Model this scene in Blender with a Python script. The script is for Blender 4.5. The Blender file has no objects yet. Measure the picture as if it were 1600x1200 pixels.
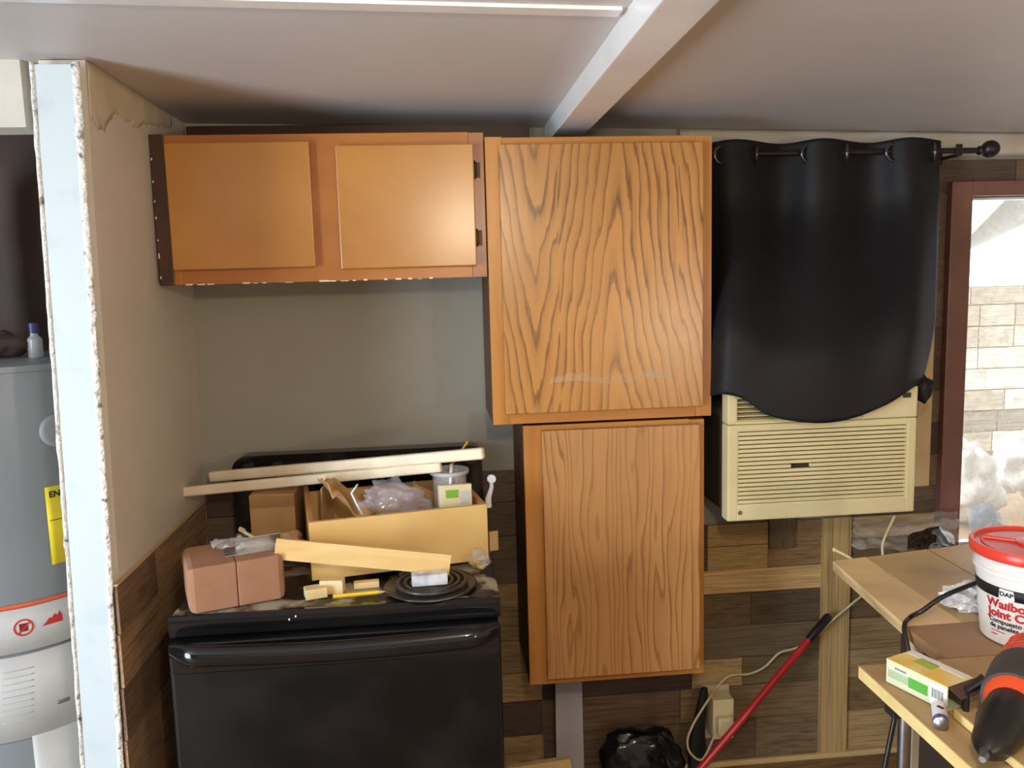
import bpy, bmesh, math, random
from mathutils import Vector, Matrix, Euler, noise
random.seed(7)
S = bpy.context.scene
COL = S.collection
PI = math.pi

# ------------------------------------------------------------------ camera
F, ROLL, EYE = 1280.0, 0.028, 1.64          # focal length in px of a 1600 px frame, roll, lens height
dY = Vector((678 - 800, 442 - 600, F)).normalized()
up = Vector((-ROLL, -1.0, 0.0))
up.z = -(up.x * dY.x + up.y * dY.y) / dY.z
up.normalize()
dX = dY.cross(-up) * -1
if dX.x < 0:
    dX = -dX
dX.normalize()
RW = Matrix((dX, dY, up))                   # camera (x right, y down, z forward) -> world
cam_d = bpy.data.cameras.new('camera')
cam = bpy.data.objects.new('camera', cam_d)
COL.objects.link(cam)
cam_d.sensor_width = 36.0
cam_d.lens = 36.0 * F / 1600.0
cam_d.clip_start = 0.02
cr, cu, cb = RW @ Vector((1, 0, 0)), RW @ Vector((0, -1, 0)), RW @ Vector((0, 0, -1))
cam.matrix_world = Matrix(((cr.x, cu.x, cb.x, 0), (cr.y, cu.y, cb.y, 0), (cr.z, cu.z, cb.z, EYE), (0, 0, 0, 1)))
S.camera = cam

def ray(x, y):
    return RW @ Vector((x - 800, y - 600, F))
def at(x, y, Y):
    d = ray(x, y)
    return d * (Y / d.y) + Vector((0, 0, EYE))
def az(x, y, Z):
    d = ray(x, y)
    return d * ((Z - EYE) / d.z) + Vector((0, 0, EYE))

# ------------------------------------------------------------------ world, lights, exposure
W = bpy.data.worlds.new('overcast_sky')
S.world = W
W.use_nodes = True
bg = W.node_tree.nodes['Background']
bg.inputs[0].default_value = (0.93, 0.97, 1.0, 1)
bg.inputs[1].default_value = 4.6
S.view_settings.view_transform = 'Standard'
S.view_settings.look = 'None'
S.view_settings.exposure = 0.12
S.view_settings.gamma = 1.0
S.view_settings.use_curve_mapping = False

def light(name, kind, loc, power, color, size=0.1, size_y=None, target=None):
    d = bpy.data.lights.new(name, kind)
    d.energy = power
    d.color = color
    if kind == 'AREA':
        d.shape = 'RECTANGLE' if size_y else 'SQUARE'
        d.size = size
        if size_y:
            d.size_y = size_y
    else:
        d.shadow_soft_size = size
    o = bpy.data.objects.new(name, d)
    o.location = loc
    if target:
        o.rotation_euler = (Vector(target) - Vector(loc)).to_track_quat('-Z', 'Y').to_euler()
    COL.objects.link(o)
    return o
# the warm bulb hanging beside the ceiling beam, a little behind the camera
light('ceiling_bulb_light', 'POINT', (0.15, 0.12, 1.91), 31, (1.0, 0.83, 0.60), 0.05)
# an added fill light behind the viewpoint, lifting the right side of the room
light('right_fill_light', 'POINT', (1.6, -0.9, 1.30), 36, (1.0, 0.84, 0.66), 0.06)
# daylight through the glass door in the left wall, behind the camera
light('side_door_daylight', 'AREA', (-2.66, -0.3, 1.05), 105, (0.70, 0.86, 1.0), 1.3, 1.85, (0.0, 0.0, 1.2))
# ------------------------------------------------------------------ materials
def lin(c):
    c = c / 255.0
    return c / 12.92 if c <= 0.04045 else ((c + 0.055) / 1.055) ** 2.4
def rgb(r, g, b):
    return (lin(r), lin(g), lin(b), 1)
MATS = {}
def newmat(name):
    m = bpy.data.materials.new(name)
    m.use_nodes = True
    n = m.node_tree.nodes
    return m, n, m.node_tree.links, n['Principled BSDF']
def tex_coord(n, l, scale=(1, 1, 1), loc=(0, 0, 0), kind='Object'):
    tc = n.new('ShaderNodeTexCoord')
    mp = n.new('ShaderNodeMapping')
    mp.inputs['Scale'].default_value = scale
    mp.inputs['Location'].default_value = loc
    l.new(tc.outputs[kind], mp.inputs[0])
    return mp
def ramp(n, stops):
    r = n.new('ShaderNodeValToRGB')
    e = r.color_ramp.elements
    while len(e) < len(stops):
        e.new(0.5)
    for i, (p, c) in enumerate(stops):
        e[i].position = p
        e[i].color = c if len(c) == 4 else (*c, 1)
    return r
def plain(name, c, rough=0.6, c2=None, scale=8.0, metal=0.0, bump=0.0, bscale=60.0, spec=0.5, stretch=(1, 1, 1), lo=0.35, hi=0.65, coat=0.0, trans=0.0, alpha=1.0, detail=4.0):
    """procedural plain surface: base colour with a mottling of c2, optional fine relief"""
    if name in MATS:
        return MATS[name]
    m, n, l, b = newmat(name)
    b.inputs['Base Color'].default_value = c
    b.inputs['Roughness'].default_value = rough
    b.inputs['Metallic'].default_value = metal
    b.inputs['Specular IOR Level'].default_value = spec
    b.inputs['Coat Weight'].default_value = coat
    b.inputs['Transmission Weight'].default_value = trans
    b.inputs['Alpha'].default_value = alpha
    c2 = c2 or tuple(min(1, v * 0.86) for v in c[:3]) + (1,)
    mp = tex_coord(n, l, stretch)
    nt = n.new('ShaderNodeTexNoise')
    nt.inputs['Scale'].default_value = scale
    nt.inputs['Detail'].default_value = detail
    l.new(mp.outputs[0], nt.inputs['Vector'])
    r = ramp(n, [(lo, c), (hi, c2)])
    l.new(nt.outputs[0], r.inputs[0])
    l.new(r.outputs[0], b.inputs['Base Color'])
    if bump:
        n2 = n.new('ShaderNodeTexNoise')
        n2.inputs['Scale'].default_value = bscale
        l.new(mp.outputs[0], n2.inputs['Vector'])
        bp = n.new('ShaderNodeBump')
        bp.inputs['Strength'].default_value = bump
        bp.inputs['Distance'].default_value = 0.01
        l.new(n2.outputs[0], bp.inputs['Height'])
        l.new(bp.outputs[0], b.inputs['Normal'])
    MATS[name] = m
    return m
def math_node(n, l, op, a, b=None, c=None):
    q = n.new('ShaderNodeMath')
    q.operation = op
    for i, v in enumerate((a, b, c)):
        if v is None:
            continue
        if isinstance(v, (int, float)):
            q.inputs[i].default_value = v
        else:
            l.new(v, q.inputs[i])
    return q.outputs[0]
def oak(name, light_c, dark_c, centre, arch=True, freq=62.0, rough=0.38, spread=6.0):
    """oak veneer: cathedral arches (arch) or straight streaks, grain runs along Z"""
    if name in MATS:
        return MATS[name]
    m, n, l, b = newmat(name)
    mp = tex_coord(n, l, (1, 1, 1), (-centre[0], 0, -centre[2]))
    sep = n.new('ShaderNodeSeparateXYZ')
    l.new(mp.outputs[0], sep.inputs[0])
    def nz(scale, stretch, detail=2.0):
        q = n.new('ShaderNodeMapping')
        q.inputs['Scale'].default_value = stretch
        l.new(mp.outputs[0], q.inputs[0])
        t = n.new('ShaderNodeTexNoise')
        t.inputs['Scale'].default_value = scale
        t.inputs['Detail'].default_value = detail
        l.new(q.outputs[0], t.inputs['Vector'])
        return t.outputs[0]
    X, Z = sep.outputs[0], sep.outputs[2]
    wob = math_node(n, l, 'MULTIPLY', math_node(n, l, 'SUBTRACT', nz(3.0, (1, 1, 0.8)), 0.5), 0.075 if arch else 0.04)
    x1 = math_node(n, l, 'ADD', X, wob)
    if arch:
        def figure(xc, sgn, spr, off):
            xx = math_node(n, l, 'SUBTRACT', x1, xc)
            h = math_node(n, l, 'SQRT', math_node(n, l, 'ADD', math_node(n, l, 'MULTIPLY', xx, xx), 0.0003))
            return math_node(n, l, 'ADD', h, math_node(n, l, 'MULTIPLY_ADD', Z, sgn / spr, off))
        def pick(edge, lo_v, hi_v):
            sx = n.new('ShaderNodeMix')
            l.new(math_node(n, l, 'GREATER_THAN', X, edge), sx.inputs['Factor'])
            l.new(lo_v, sx.inputs['A']); l.new(hi_v, sx.inputs['B'])
            return sx.outputs['Result']
        v = pick(-0.155, figure(-0.22, -1, 6.5, 0.0), pick(0.17, figure(0, 1, spread, 0), figure(0.27, -1, 6.0, .01)))
    else:
        v = math_node(n, l, 'ADD', x1, math_node(n, l, 'MULTIPLY', math_node(n, l, 'SUBTRACT', nz(6.0, (2.2, 1, 0.24)), 0.5), 0.16))
    jag = math_node(n, l, 'MULTIPLY', math_node(n, l, 'SUBTRACT', nz(40.0, (1, 1, 0.10), 3.0), 0.5), 0.030 if arch else 0.018)
    v = math_node(n, l, 'MULTIPLY', math_node(n, l, 'ADD', v, jag), freq)
    fr = math_node(n, l, 'FRACT', v)
    g = ramp(n, [(0.0, (0.45, 0.45, 0.45)), (0.13, (0, 0, 0)), (0.28, (0.70, 0.70, 0.70)), (0.7, (1, 1, 1))])
    l.new(fr, g.inputs[0])
    fib = nz(240.0, (1, 1, 0.025), 2.0)
    soft = math_node(n, l, 'MULTIPLY_ADD', math_node(n, l, 'SUBTRACT', fib, 0.5), 0.55, g.outputs[0])
    # the strength of the figure comes and goes over the panel
    patch = nz(5.0, (1, 1, 0.5), 1.0)
    pr = ramp(n, [(0.3, (0.5, 0.5, 0.5)), (0.65, (1, 1, 1))])
    l.new(patch, pr.inputs[0])
    fac = math_node(n, l, 'SUBTRACT', 1.0, math_node(n, l, 'MULTIPLY', math_node(n, l, 'SUBTRACT', 1.0, soft), pr.outputs[0]))
    fac = math_node(n, l, 'MINIMUM', math_node(n, l, 'MAXIMUM', fac, 0.0), 1.0)
    mx = n.new('ShaderNodeMix')
    mx.data_type = 'RGBA'
    l.new(fac, mx.inputs['Factor'])
    mx.inputs['A'].default_value = dark_c
    mx.inputs['B'].default_value = light_c
    tone = nz(2.4, (1, 1, 0.7), 2.0)
    tr = ramp(n, [(0.35, (0.86, 0.83, 0.80)), (0.65, (1.08, 1.06, 1.04))])
    l.new(tone, tr.inputs[0])
    mul = n.new('ShaderNodeMix')
    mul.data_type = 'RGBA'
    mul.blend_type = 'MULTIPLY'
    mul.inputs['Factor'].default_value = 1.0
    l.new(mx.outputs['Result'], mul.inputs['A'])
    l.new(tr.outputs[0], mul.inputs['B'])
    l.new(mul.outputs['Result'], b.inputs['Base Color'])
    b.inputs['Roughness'].default_value = rough
    b.inputs['Specular IOR Level'].default_value = 0.8
    MATS[name] = m
    return m
def plank_mat(name, rough=0.55):
    """weathered plank: the tint of each plank is the object's own colour"""
    m, n, l, b = newmat(name)
    oi = n.new('ShaderNodeObjectInfo')
    mp = tex_coord(n, l, (1.2, 1.2, 9.0), kind='Object')
    off = n.new('ShaderNodeVectorMath')
    off.operation = 'ADD'
    sc = n.new('ShaderNodeVectorMath')
    sc.operation = 'SCALE'
    sc.inputs[0].default_value = (37, 11, 53)
    l.new(oi.outputs['Random'], sc.inputs['Scale'])
    l.new(mp.outputs[0], off.inputs[0])
    l.new(sc.outputs[0], off.inputs[1])
    nt = n.new('ShaderNodeTexNoise')
    nt.inputs['Scale'].default_value = 2.2
    nt.inputs['Detail'].default_value = 6
    nt.inputs['Distortion'].default_value = 0.6
    l.new(off.outputs[0], nt.inputs['Vector'])
    r = ramp(n, [(0.3, (0.55, 0.52, 0.48)), (0.5, (1, 1, 1)), (0.72, (1.3, 1.28, 1.22))])
    l.new(nt.outputs[0], r.inputs[0])
    mul = n.new('ShaderNodeMix')
    mul.data_type = 'RGBA'
    mul.blend_type = 'MULTIPLY'
    mul.inputs['Factor'].default_value = 1.0
    l.new(oi.outputs['Color'], mul.inputs['A'])
    l.new(r.outputs[0], mul.inputs['B'])
    l.new(mul.outputs['Result'], b.inputs['Base Color'])
    b.inputs['Roughness'].default_value = rough
    return m
def film(name, tint, cover=0.12, rough=0.12):
    """thin clear plastic: mostly see-through, with gloss"""
    if name in MATS:
        return MATS[name]
    m, n, l, b = newmat(name)
    out = n['Material Output']
    tr = n.new('ShaderNodeBsdfTransparent')
    mix = n.new('ShaderNodeMixShader')
    b.inputs['Base Color'].default_value = tint
    b.inputs['Roughness'].default_value = rough
    b.inputs['Specular IOR Level'].default_value = 1.0
    nt = n.new('ShaderNodeTexNoise')
    nt.inputs['Scale'].default_value = 22
    r = ramp(n, [(0.3, (cover * 0.5,) * 3), (0.75, (min(1, cover * 1.8),) * 3)])
    mp = tex_coord(n, l)
    l.new(mp.outputs[0], nt.inputs['Vector'])
    l.new(nt.outputs[0], r.inputs[0])
    l.new(r.outputs[0], mix.inputs[0])
    l.new(tr.outputs[0], mix.inputs[1])
    l.new(b.outputs[0], mix.inputs[2])
    l.new(mix.outputs[0], out.inputs['Surface'])
    MATS[name] = m
    return m

M_WALL = plain('wall_paint_grey', rgb(214, 203, 188), 0.6, rgb(207, 196, 180), 3, bump=0.04, bscale=180)
M_WALLB = plain('wall_paint_sage', rgb(157, 153, 141), 0.6, rgb(151, 147, 135), 3, bump=0.04, bscale=180)
M_CEIL = plain('ceiling_paint', rgb(208, 202, 200), 0.5, rgb(202, 195, 192), 1.5, bump=0.03, bscale=120)
M_WHITE = plain('white_gloss_paint', rgb(238, 236, 235), 0.22, rgb(228, 226, 226), 5)
M_POST = plain('white_post_paint', rgb(198, 210, 216), 0.4, rgb(182, 194, 200), 9, lo=0.55, hi=0.75)
M_PLASTER = plain('torn_plaster', rgb(222, 220, 215), 0.9, rgb(96, 82, 72), 38, bump=0.9, bscale=90, lo=0.58, hi=0.70)
M_PLANK = plank_mat('weathered_plank')
M_MAPLE_ = plain('amber_birch', rgb(206, 148, 82), 0.33, rgb(190, 128, 64), 3.2, stretch=(1, 1, 1), lo=0.3, hi=0.7)
M_FRAME = plain('amber_frame', rgb(182, 116, 50), 0.30, rgb(164, 98, 40), 6, stretch=(0.4, 1, 1), lo=0.3, hi=0.7)
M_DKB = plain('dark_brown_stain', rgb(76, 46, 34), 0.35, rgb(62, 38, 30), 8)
M_OAKF = plain('oak_frame', rgb(194, 134, 66), 0.36, rgb(172, 110, 48), 20, stretch=(1, 1, 0.08), lo=0.35, hi=0.7)
M_OAKH = plain('oak_frame_rail', rgb(194, 134, 66), 0.36, rgb(172, 110, 48), 20, stretch=(0.08, 1, 1), lo=0.35, hi=0.7)
M_CARC = plain('cabinet_carcass', rgb(92, 62, 42), 0.6, rgb(78, 52, 36), 10)
M_BLACK = plain('black_enamel', rgb(16, 16, 18), 0.12, rgb(22, 22, 24), 4, spec=0.6)
M_BLKPL = plain('black_plastic', rgb(22, 21, 22), 0.4, rgb(32, 31, 32), 12)
M_METAL = plain('brushed_metal', rgb(180, 180, 182), 0.35, rgb(150, 150, 155), 20, metal=1.0)
M_CREAM = plain('cream_plastic', rgb(220, 206, 160), 0.45, rgb(212, 196, 148), 6)
M_SLOT = plain('dark_slot', rgb(52, 42, 32), 0.8)
M_CURT = plain('black_curtain_cloth', rgb(17, 15, 19), 0.6, rgb(25, 23, 26), 5, bump=0.15, bscale=400, spec=0.35)
M_RED_BR = plain('red_brown_frame', rgb(130, 88, 76), 0.35, rgb(116, 76, 66), 8)
M_PINE = plain('pale_pine', rgb(226, 196, 140), 0.5, rgb(204, 168, 108), 14, stretch=(0.15, 1, 1.5), lo=0.3, hi=0.75)
M_CARD = plain('cardboard', rgb(196, 156, 104), 0.85, rgb(180, 138, 88), 10)
M_MDF = plain('tan_drawer_board', rgb(226, 190, 122), 0.55, rgb(214, 176, 108), 7, lo=0.3, hi=0.7)
M_STICK = plain('primed_white_wood', rgb(240, 228, 202), 0.5, rgb(228, 212, 182), 10)
M_BRICK = plain('terracotta_paver', rgb(170, 126, 98), 0.9, rgb(154, 110, 84), 12, bump=0.06, bscale=260, lo=0.3, hi=0.7)

# ------------------------------------------------------------------ mesh builder
class B:
    def __init__(s):
        s.bm = bmesh.new()
    def _add(s, verts, faces):
        vs = [s.bm.verts.new(v) for v in verts]
        for f in faces:
            try:
                s.bm.faces.new([vs[i] for i in f])
            except ValueError:
                pass
        return vs
    def obox(s, c, size, rot=None, bev=0.0, seg=2):
        t = bmesh.new()
        bmesh.ops.create_cube(t, size=1.0)
        for v in t.verts:
            v.co = Vector((v.co.x * size[0], v.co.y * size[1], v.co.z * size[2]))
        if bev:
            bmesh.ops.bevel(t, geom=list(t.edges), offset=bev, segments=seg, profile=0.6, affect='EDGES')
        M = Matrix.Translation(Vector(c)) @ (rot.to_4x4() if rot is not None else Matrix.Identity(4))
        t.transform(M)
        s.merge(t)
        return s
    def box(s, x0, x1, y0, y1, z0, z1, bev=0.0, seg=2):
        return s.obox(((x0 + x1) / 2, (y0 + y1) / 2, (z0 + z1) / 2), (abs(x1 - x0), abs(y1 - y0), abs(z1 - z0)), None, bev, seg)
    def merge(s, t):
        t.verts.ensure_lookup_table()
        mp = {}
        for v in t.verts:
            mp[v] = s.bm.verts.new(v.co)
        for f in t.faces:
            try:
                s.bm.faces.new([mp[v] for v in f.verts])
            except ValueError:
                pass
        t.free()
    def hexa(s, p, bev=0.0):
        """eight corners: bottom ring 0-3, top ring 4-7"""
        t = bmesh.new()
        vs = [t.verts.new(q) for q in p]
        for f in ((3, 2, 1, 0), (4, 5, 6, 7), (0, 1, 5, 4), (1, 2, 6, 5), (2, 3, 7, 6), (3, 0, 4, 7)):
            t.faces.new([vs[i] for i in f])
        bmesh.ops.recalc_face_normals(t, faces=list(t.faces))
        if bev:
            bmesh.ops.bevel(t, geom=list(t.edges), offset=bev, segments=2, profile=0.6, affect='EDGES')
        s.merge(t)
        return s
    def prism(s, pts, off):
        """polygon pts (3D) extruded by the vector off"""
        n = len(pts)
        off = Vector(off)
        v = [Vector(p) for p in pts] + [Vector(p) + off for p in pts]
        s._add(v, [tuple(range(n))[::-1], tuple(range(n, 2 * n))] + [(i, (i + 1) % n, n + (i + 1) % n, n + i) for i in range(n)])
        return s
    def tube(s, path, r, n=8, cap=True, squash=None):
        path = [Vector(p) for p in path]
        m = len(path)
        rs = r if isinstance(r, (list, tuple)) else [r] * m
        rings = []
        prev = None
        for i, p in enumerate(path):
            d = (path[min(i + 1, m - 1)] - path[max(i - 1, 0)]).normalized()
            if prev is None:
                a = d.orthogonal().normalized() if abs(d.z) > 0.95 else d.cross(Vector((0, 0, 1))).normalized()
            else:
                a = (prev - d * prev.dot(d)).normalized()
            prev = a
            b2 = d.cross(a).normalized()
            ring = []
            for k in range(n):
                t = 2 * PI * k / n
                ring.append(s.bm.verts.new(p + a * math.cos(t) * rs[i] + b2 * math.sin(t) * rs[i] * (squash or 1.0)))
            rings.append(ring)
        for i in range(m - 1):
            for k in range(n):
                s.bm.faces.new((rings[i][k], rings[i][(k + 1) % n], rings[i + 1][(k + 1) % n], rings[i + 1][k]))
        if cap:
            s.bm.faces.new(rings[0][::-1])
            s.bm.faces.new(rings[-1])
        return s
    def lathe(s, prof, c, n=32, axis=None):
        """profile of (radius, height) revolved about Z (or the given axis) through c"""
        c = Vector(c)
        q = Vector((0, 0, 1)).rotation_difference(Vector(axis).normalized()).to_matrix() if axis is not None else Matrix.Identity(3)
        rings = []
        for (r, h) in prof:
            if r < 1e-6:
                rings.append([s.bm.verts.new(c + q @ Vector((0, 0, h)))])
            else:
                rings.append([s.bm.verts.new(c + q @ Vector((r * math.cos(2 * PI * k / n), r * math.sin(2 * PI * k / n), h))) for k in range(n)])
        for a, b in zip(rings[:-1], rings[1:]):
            for k in range(n):
                k2 = (k + 1) % n
                if len(a) == 1 and len(b) == 1:
                    continue
                if len(a) == 1:
                    s.bm.faces.new((a[0], b[k], b[k2]))
                elif len(b) == 1:
                    s.bm.faces.new((a[k], a[k2], b[0]))
                else:
                    s.bm.faces.new((a[k], a[k2], b[k2], b[k]))
        return s
    def ball(s, c, r, sq=(1, 1, 1), sub=3, amp=0.0, freq=6.0, seed=0.0, rot=None):
        t = bmesh.new()
        bmesh.ops.create_icosphere(t, subdivisions=sub, radius=1.0)
        for v in t.verts:
            d = v.co.normalized()
            k = 1.0
            if amp:
                k += amp * noise.noise(d * freq + Vector((seed, seed * 1.7, 3.1)))
                k += amp * 0.5 * noise.noise(d * freq * 2.3 + Vector((seed * 2.0, 9.0, seed)))
            p = Vector((d.x * sq[0], d.y * sq[1], d.z * sq[2])) * r * k
            v.co = (rot @ p if rot is not None else p) + Vector(c)
        s.merge(t)
        return s
    def grid(s, fn, nu, nv):
        vs = [[s.bm.verts.new(fn(i / nu, j / nv)) for i in range(nu + 1)] for j in range(nv + 1)]
        for j in range(nv):
            for i in range(nu):
                s.bm.faces.new((vs[j][i], vs[j][i + 1], vs[j + 1][i + 1], vs[j + 1][i]))
        return s

def make(name, b, m, parent=None, smooth=False, origin=None, solid=0.0, label=None):
    bm = b.bm
    if not solid:
        bmesh.ops.recalc_face_normals(bm, faces=list(bm.faces))
    me = bpy.data.meshes.new(name)
    if parent is not None:
        o0 = Vector(parent['_org'])
    elif origin is not None:
        o0 = Vector(origin)
    else:
        xs = [v.co for v in bm.verts]
        o0 = Vector(((min(v.x for v in xs) + max(v.x for v in xs)) / 2, (min(v.y for v in xs) + max(v.y for v in xs)) / 2, min(v.z for v in xs)))
    for v in bm.verts:
        v.co -= o0
    if smooth:
        for f in bm.faces:
            f.smooth = True
    bm.to_mesh(me)
    bm.free()
    me.materials.append(m)
    if smooth and smooth != 'all':
        me.set_sharp_from_angle(angle=math.radians(38))
    o = bpy.data.objects.new(name, me)
    COL.objects.link(o)
    if parent is not None:
        o.parent = parent
    else:
        o.location = o0
    o['_org'] = tuple(o0)
    if solid:
        md = o.modifiers.new('thickness', 'SOLIDIFY')
        md.thickness = solid
        md.offset = 0
    if label:
        o['label'] = label
    return o
def thing(name, label, cat, loc, group=None):
    o = bpy.data.objects.new(name, None)
    COL.objects.link(o)
    o.location = loc
    o.empty_display_size = 0.05
    o['_org'] = tuple(loc)
    o['label'] = label
    o['category'] = cat
    if group:
        o['group'] = group
    return o
def tag(o, label, cat, group=None):
    o['label'] = label
    o['category'] = cat
    if group:
        o['group'] = group
    return o
def struct(name, b, m, label, smooth=False, kind='structure', origin=None):
    o = make(name, b, m, None, smooth, origin)
    o['kind'] = kind
    o['label'] = label
    return o
def rz(a):
    return Matrix.Rotation(a, 3, 'Z')
def text_bm(body, size, fn, parent, name, m, depth=0.0004, align='LEFT', bold=0.0):
    """lettering as thin solid shapes; fn maps a flat text point (x, y, lift) into the world"""
    cu_ = bpy.data.curves.new('lettering', 'FONT')
    cu_.body = body
    cu_.size = size
    cu_.align_x = align
    cu_.offset = bold
    cu_.extrude = depth
    cu_.resolution_u = 3
    ob = bpy.data.objects.new('lettering', cu_)
    COL.objects.link(ob)
    dg = bpy.context.evaluated_depsgraph_get()
    ev = ob.evaluated_get(dg)
    me = ev.to_mesh()
    b = B()
    b.bm.from_mesh(me)
    ev.to_mesh_clear()
    bpy.data.objects.remove(ob)
    bpy.data.curves.remove(cu_)
    bmesh.ops.triangulate(b.bm, faces=list(b.bm.faces))
    for v in b.bm.verts:
        v.co = fn(v.co.x, v.co.y, v.co.z)
    return make(name, b, m, parent)

# ================================================================== THE SETTING
YW = 2.52
def zc(x):                                     # the ceiling sags a little to the right
    return 2.118 - 0.026 * (x + 0.75) * 0.85
XL, XR, YR = -2.7, 3.3, -3.1
b = B(); b.box(XL, XR, YR, YW + 0.1, -0.05, 0.0)
struct('floor', b, plain('floor_vinyl', rgb(150, 116, 82), 0.5, rgb(112, 84, 58), 9, stretch=(1, 6, 1)), 'worn brown vinyl floor')
b = B()
b.hexa([(XL, YR, zc(XL)), (XR, YR, zc(XR)), (XR, YW + .1, zc(XR)), (XL, YW + .1, zc(XL)),
        (XL, YR, 2.3), (XR, YR, 2.3), (XR, YW + .1, 2.3), (XL, YW + .1, 2.3)])
ceiling = struct('ceiling', b, M_CEIL, 'low off-white painted ceiling', origin=(0, 0, 2.1))
# thin battens across the ceiling panels
for i, (x0, x1, y) in enumerate(((-0.9, 0.335, 1.445),)):
    b = B()
    b.hexa([(x0, y - .018, zc(x0) - .006), (x1, y - .018, zc(x1) - .006), (x1, y + .018, zc(x1) - .006), (x0, y + .018, zc(x0) - .006),
            (x0, y - .018, zc(x0) + .004), (x1, y - .018, zc(x1) + .004), (x1, y + .018, zc(x1) + .004), (x0, y + .018, zc(x0) + .004)])
    make('ceiling_batten', b, M_WHITE, ceiling)
# beam from the wall towards the viewer
b = B()
bz = 2.038
b.hexa([(.346, YR, bz), (.434, YR, bz), (.434, 2.50, bz), (.346, 2.50, bz),
        (.346, YR, 2.14), (.434, YR, 2.14), (.434, 2.50, 2.14), (.346, 2.50, 2.14)], 0.003)
struct('trim_1', b, M_WHITE, 'white gloss painted ceiling beam')

# back wall with two openings: the bright window on the right and the one the air conditioner sits in
WX0, WX1, WZ0, WZ1 = 1.70, 2.45, 0.70, 1.865
AX0, AX1, AZ0, AZ1 = 0.80, 1.55, 0.955, 1.93
b = B()
def wb(x0, x1, z0, z1):
    b.box(x0, x1, YW, YW + .1, z0, z1)
wb(XL, AX0, 0, 2.2); wb(AX0, AX1, 0, AZ0); wb(AX0, AX1, AZ1, 2.2)
wb(AX1, WX0, 0, 2.2); wb(WX0, WX1, 0, WZ0); wb(WX0, WX1, WZ1, 2.2); wb(WX1, XR, 0, 2.2)
wall_back = struct('wall_back', b, M_WALLB, 'sage grey painted back wall with weathered planks', origin=(0, YW, 0))
b = B(); b.box(XR, XR + .1, YR, YW + .1, 0, 2.3)
struct('wall_right', b, M_WALL, 'painted right wall of the room')
b = B(); b.box(XL - .1, XL, YR, -.98, 0, 2.3); b.box(XL - .1, XL, .38, YW + .1, 0, 2.3); b.box(XL - .1, XL, -.98, .38, 2.0, 2.3); b.box(XL - .1, XL, -.98, .38, 0, .10)
struct('wall_far_left', b, plain('closet_brown', rgb(92, 72, 62), 0.7, rgb(80, 62, 54), 5), 'brown side wall of the water heater closet')
b = B(); b.box(XL, XR, YR - .1, YR, 0, 2.3)
struct('wall_rear', b, M_WALL, 'plain rear wall behind the viewpoint')

# left wing wall: painted sheet, white end post, torn plaster edges
def lx(z):                                     # right face of the wing wall leans a touch
    return -0.735 + 0.024 * (z - 0.6)
def wing(y0, y1, x_off0, x_off1, z0=0.0, z1=2.116):
    return [(lx(z0) + x_off0, y0, z0), (lx(z0) + x_off1, y0, z0), (lx(z0) + x_off1, y1, z0), (lx(z0) + x_off0, y1, z0),
            (lx(z1) + x_off0, y0, z1), (lx(z1) + x_off1, y0, z1), (lx(z1) + x_off1, y1, z1), (lx(z1) + x_off0, y1, z1)]
b = B(); b.hexa(wing(1.835, YW, -.092, 0))
wall_left = struct('wall_left', b, M_WALL, 'short greige wing wall beside the stove', origin=(lx(0), 2.2, 0))
b = B(); b.hexa(wing(1.80, 1.834, -.088, -.012, 0, 2.10), 0.002)
post = struct('trim_2', b, M_POST, 'white painted end post of the wing wall', origin=(lx(0), 1.8, 0))
for side in (-1, 1):                           # ragged plaster beside the post
    b = B()
    n = 90
    def edge(u, v, side=side):
        z = 0.0 + 2.105 * v
        k = noise.noise(Vector((z * 14, side * 3.0, 0))) * .006 + noise.noise(Vector((z * 45, side * 5.0, 2))) * .004
        if side > 0:
            lo, hi = -.0135, .0015 + k * .6
            if z < .99:
                lo, hi = -.0135, -.002
        else:
            lo, hi = -.094 + k * .5, -.0865
        x = lx(z) + lo + (hi - lo) * u
        return Vector((x, 1.7975 + abs(u - .5) * .008 + noise.noise(Vector((z * 60, u * 9, side))) * .0022, z))
    b.grid(edge, 5, n)
    make('plaster_edge', b, M_PLASTER, post, smooth='all', solid=0.004)
b = B()
def patch(u, v):
    z = 2.113 - (.03 + .10 * (1 - u) * (0.8 + .5 * noise.noise(Vector((u * 5, 1, 0)))) + .018 * noise.noise(Vector((u * 40, 4, 0)))) * v
    return Vector((lx(z) + .0008 + .0012 * (1 - v), 1.84 + .55 * u, z))
b.grid(patch, 60, 6)
make('joint_compound_patch', b, plain('joint_compound', rgb(212, 196, 168), 0.8, rgb(196, 182, 156), 14), wall_left, smooth='all', solid=0.001)

# ---- weathered planks (each one an object, tint in the object's colour)
def unit_plank():
    b = B()
    b.obox((0, 0, 0), (1, 1, 1), None, 0.0)
    me = bpy.data.meshes.new('plank')
    bmesh.ops.recalc_face_normals(b.bm, faces=list(b.bm.faces))
    b.bm.to_mesh(me); b.bm.free()
    me.materials.append(M_PLANK)
    return me
PLANK = unit_plank()
def plank(parent, c, size, tint, rot=(0, 0, 0)):
    o = bpy.data.objects.new('plank', PLANK)
    COL.objects.link(o)
    o.parent = parent
    o.location = Vector(c) - Vector(parent['_org'])
    o.scale = size
    o.rotation_euler = rot
    o.color = (*tint[:3], 1)
    return o
TINTS = [rgb(155, 127, 89), rgb(134, 110, 77), rgb(180, 150, 105), rgb(116, 93, 66), rgb(168, 141, 100), rgb(127, 109, 84), rgb(145, 114, 75)]
DARKT = [rgb(96, 76, 60), rgb(84, 66, 54), rgb(110, 88, 70), rgb(74, 58, 48), rgb(102, 84, 68)]
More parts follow.
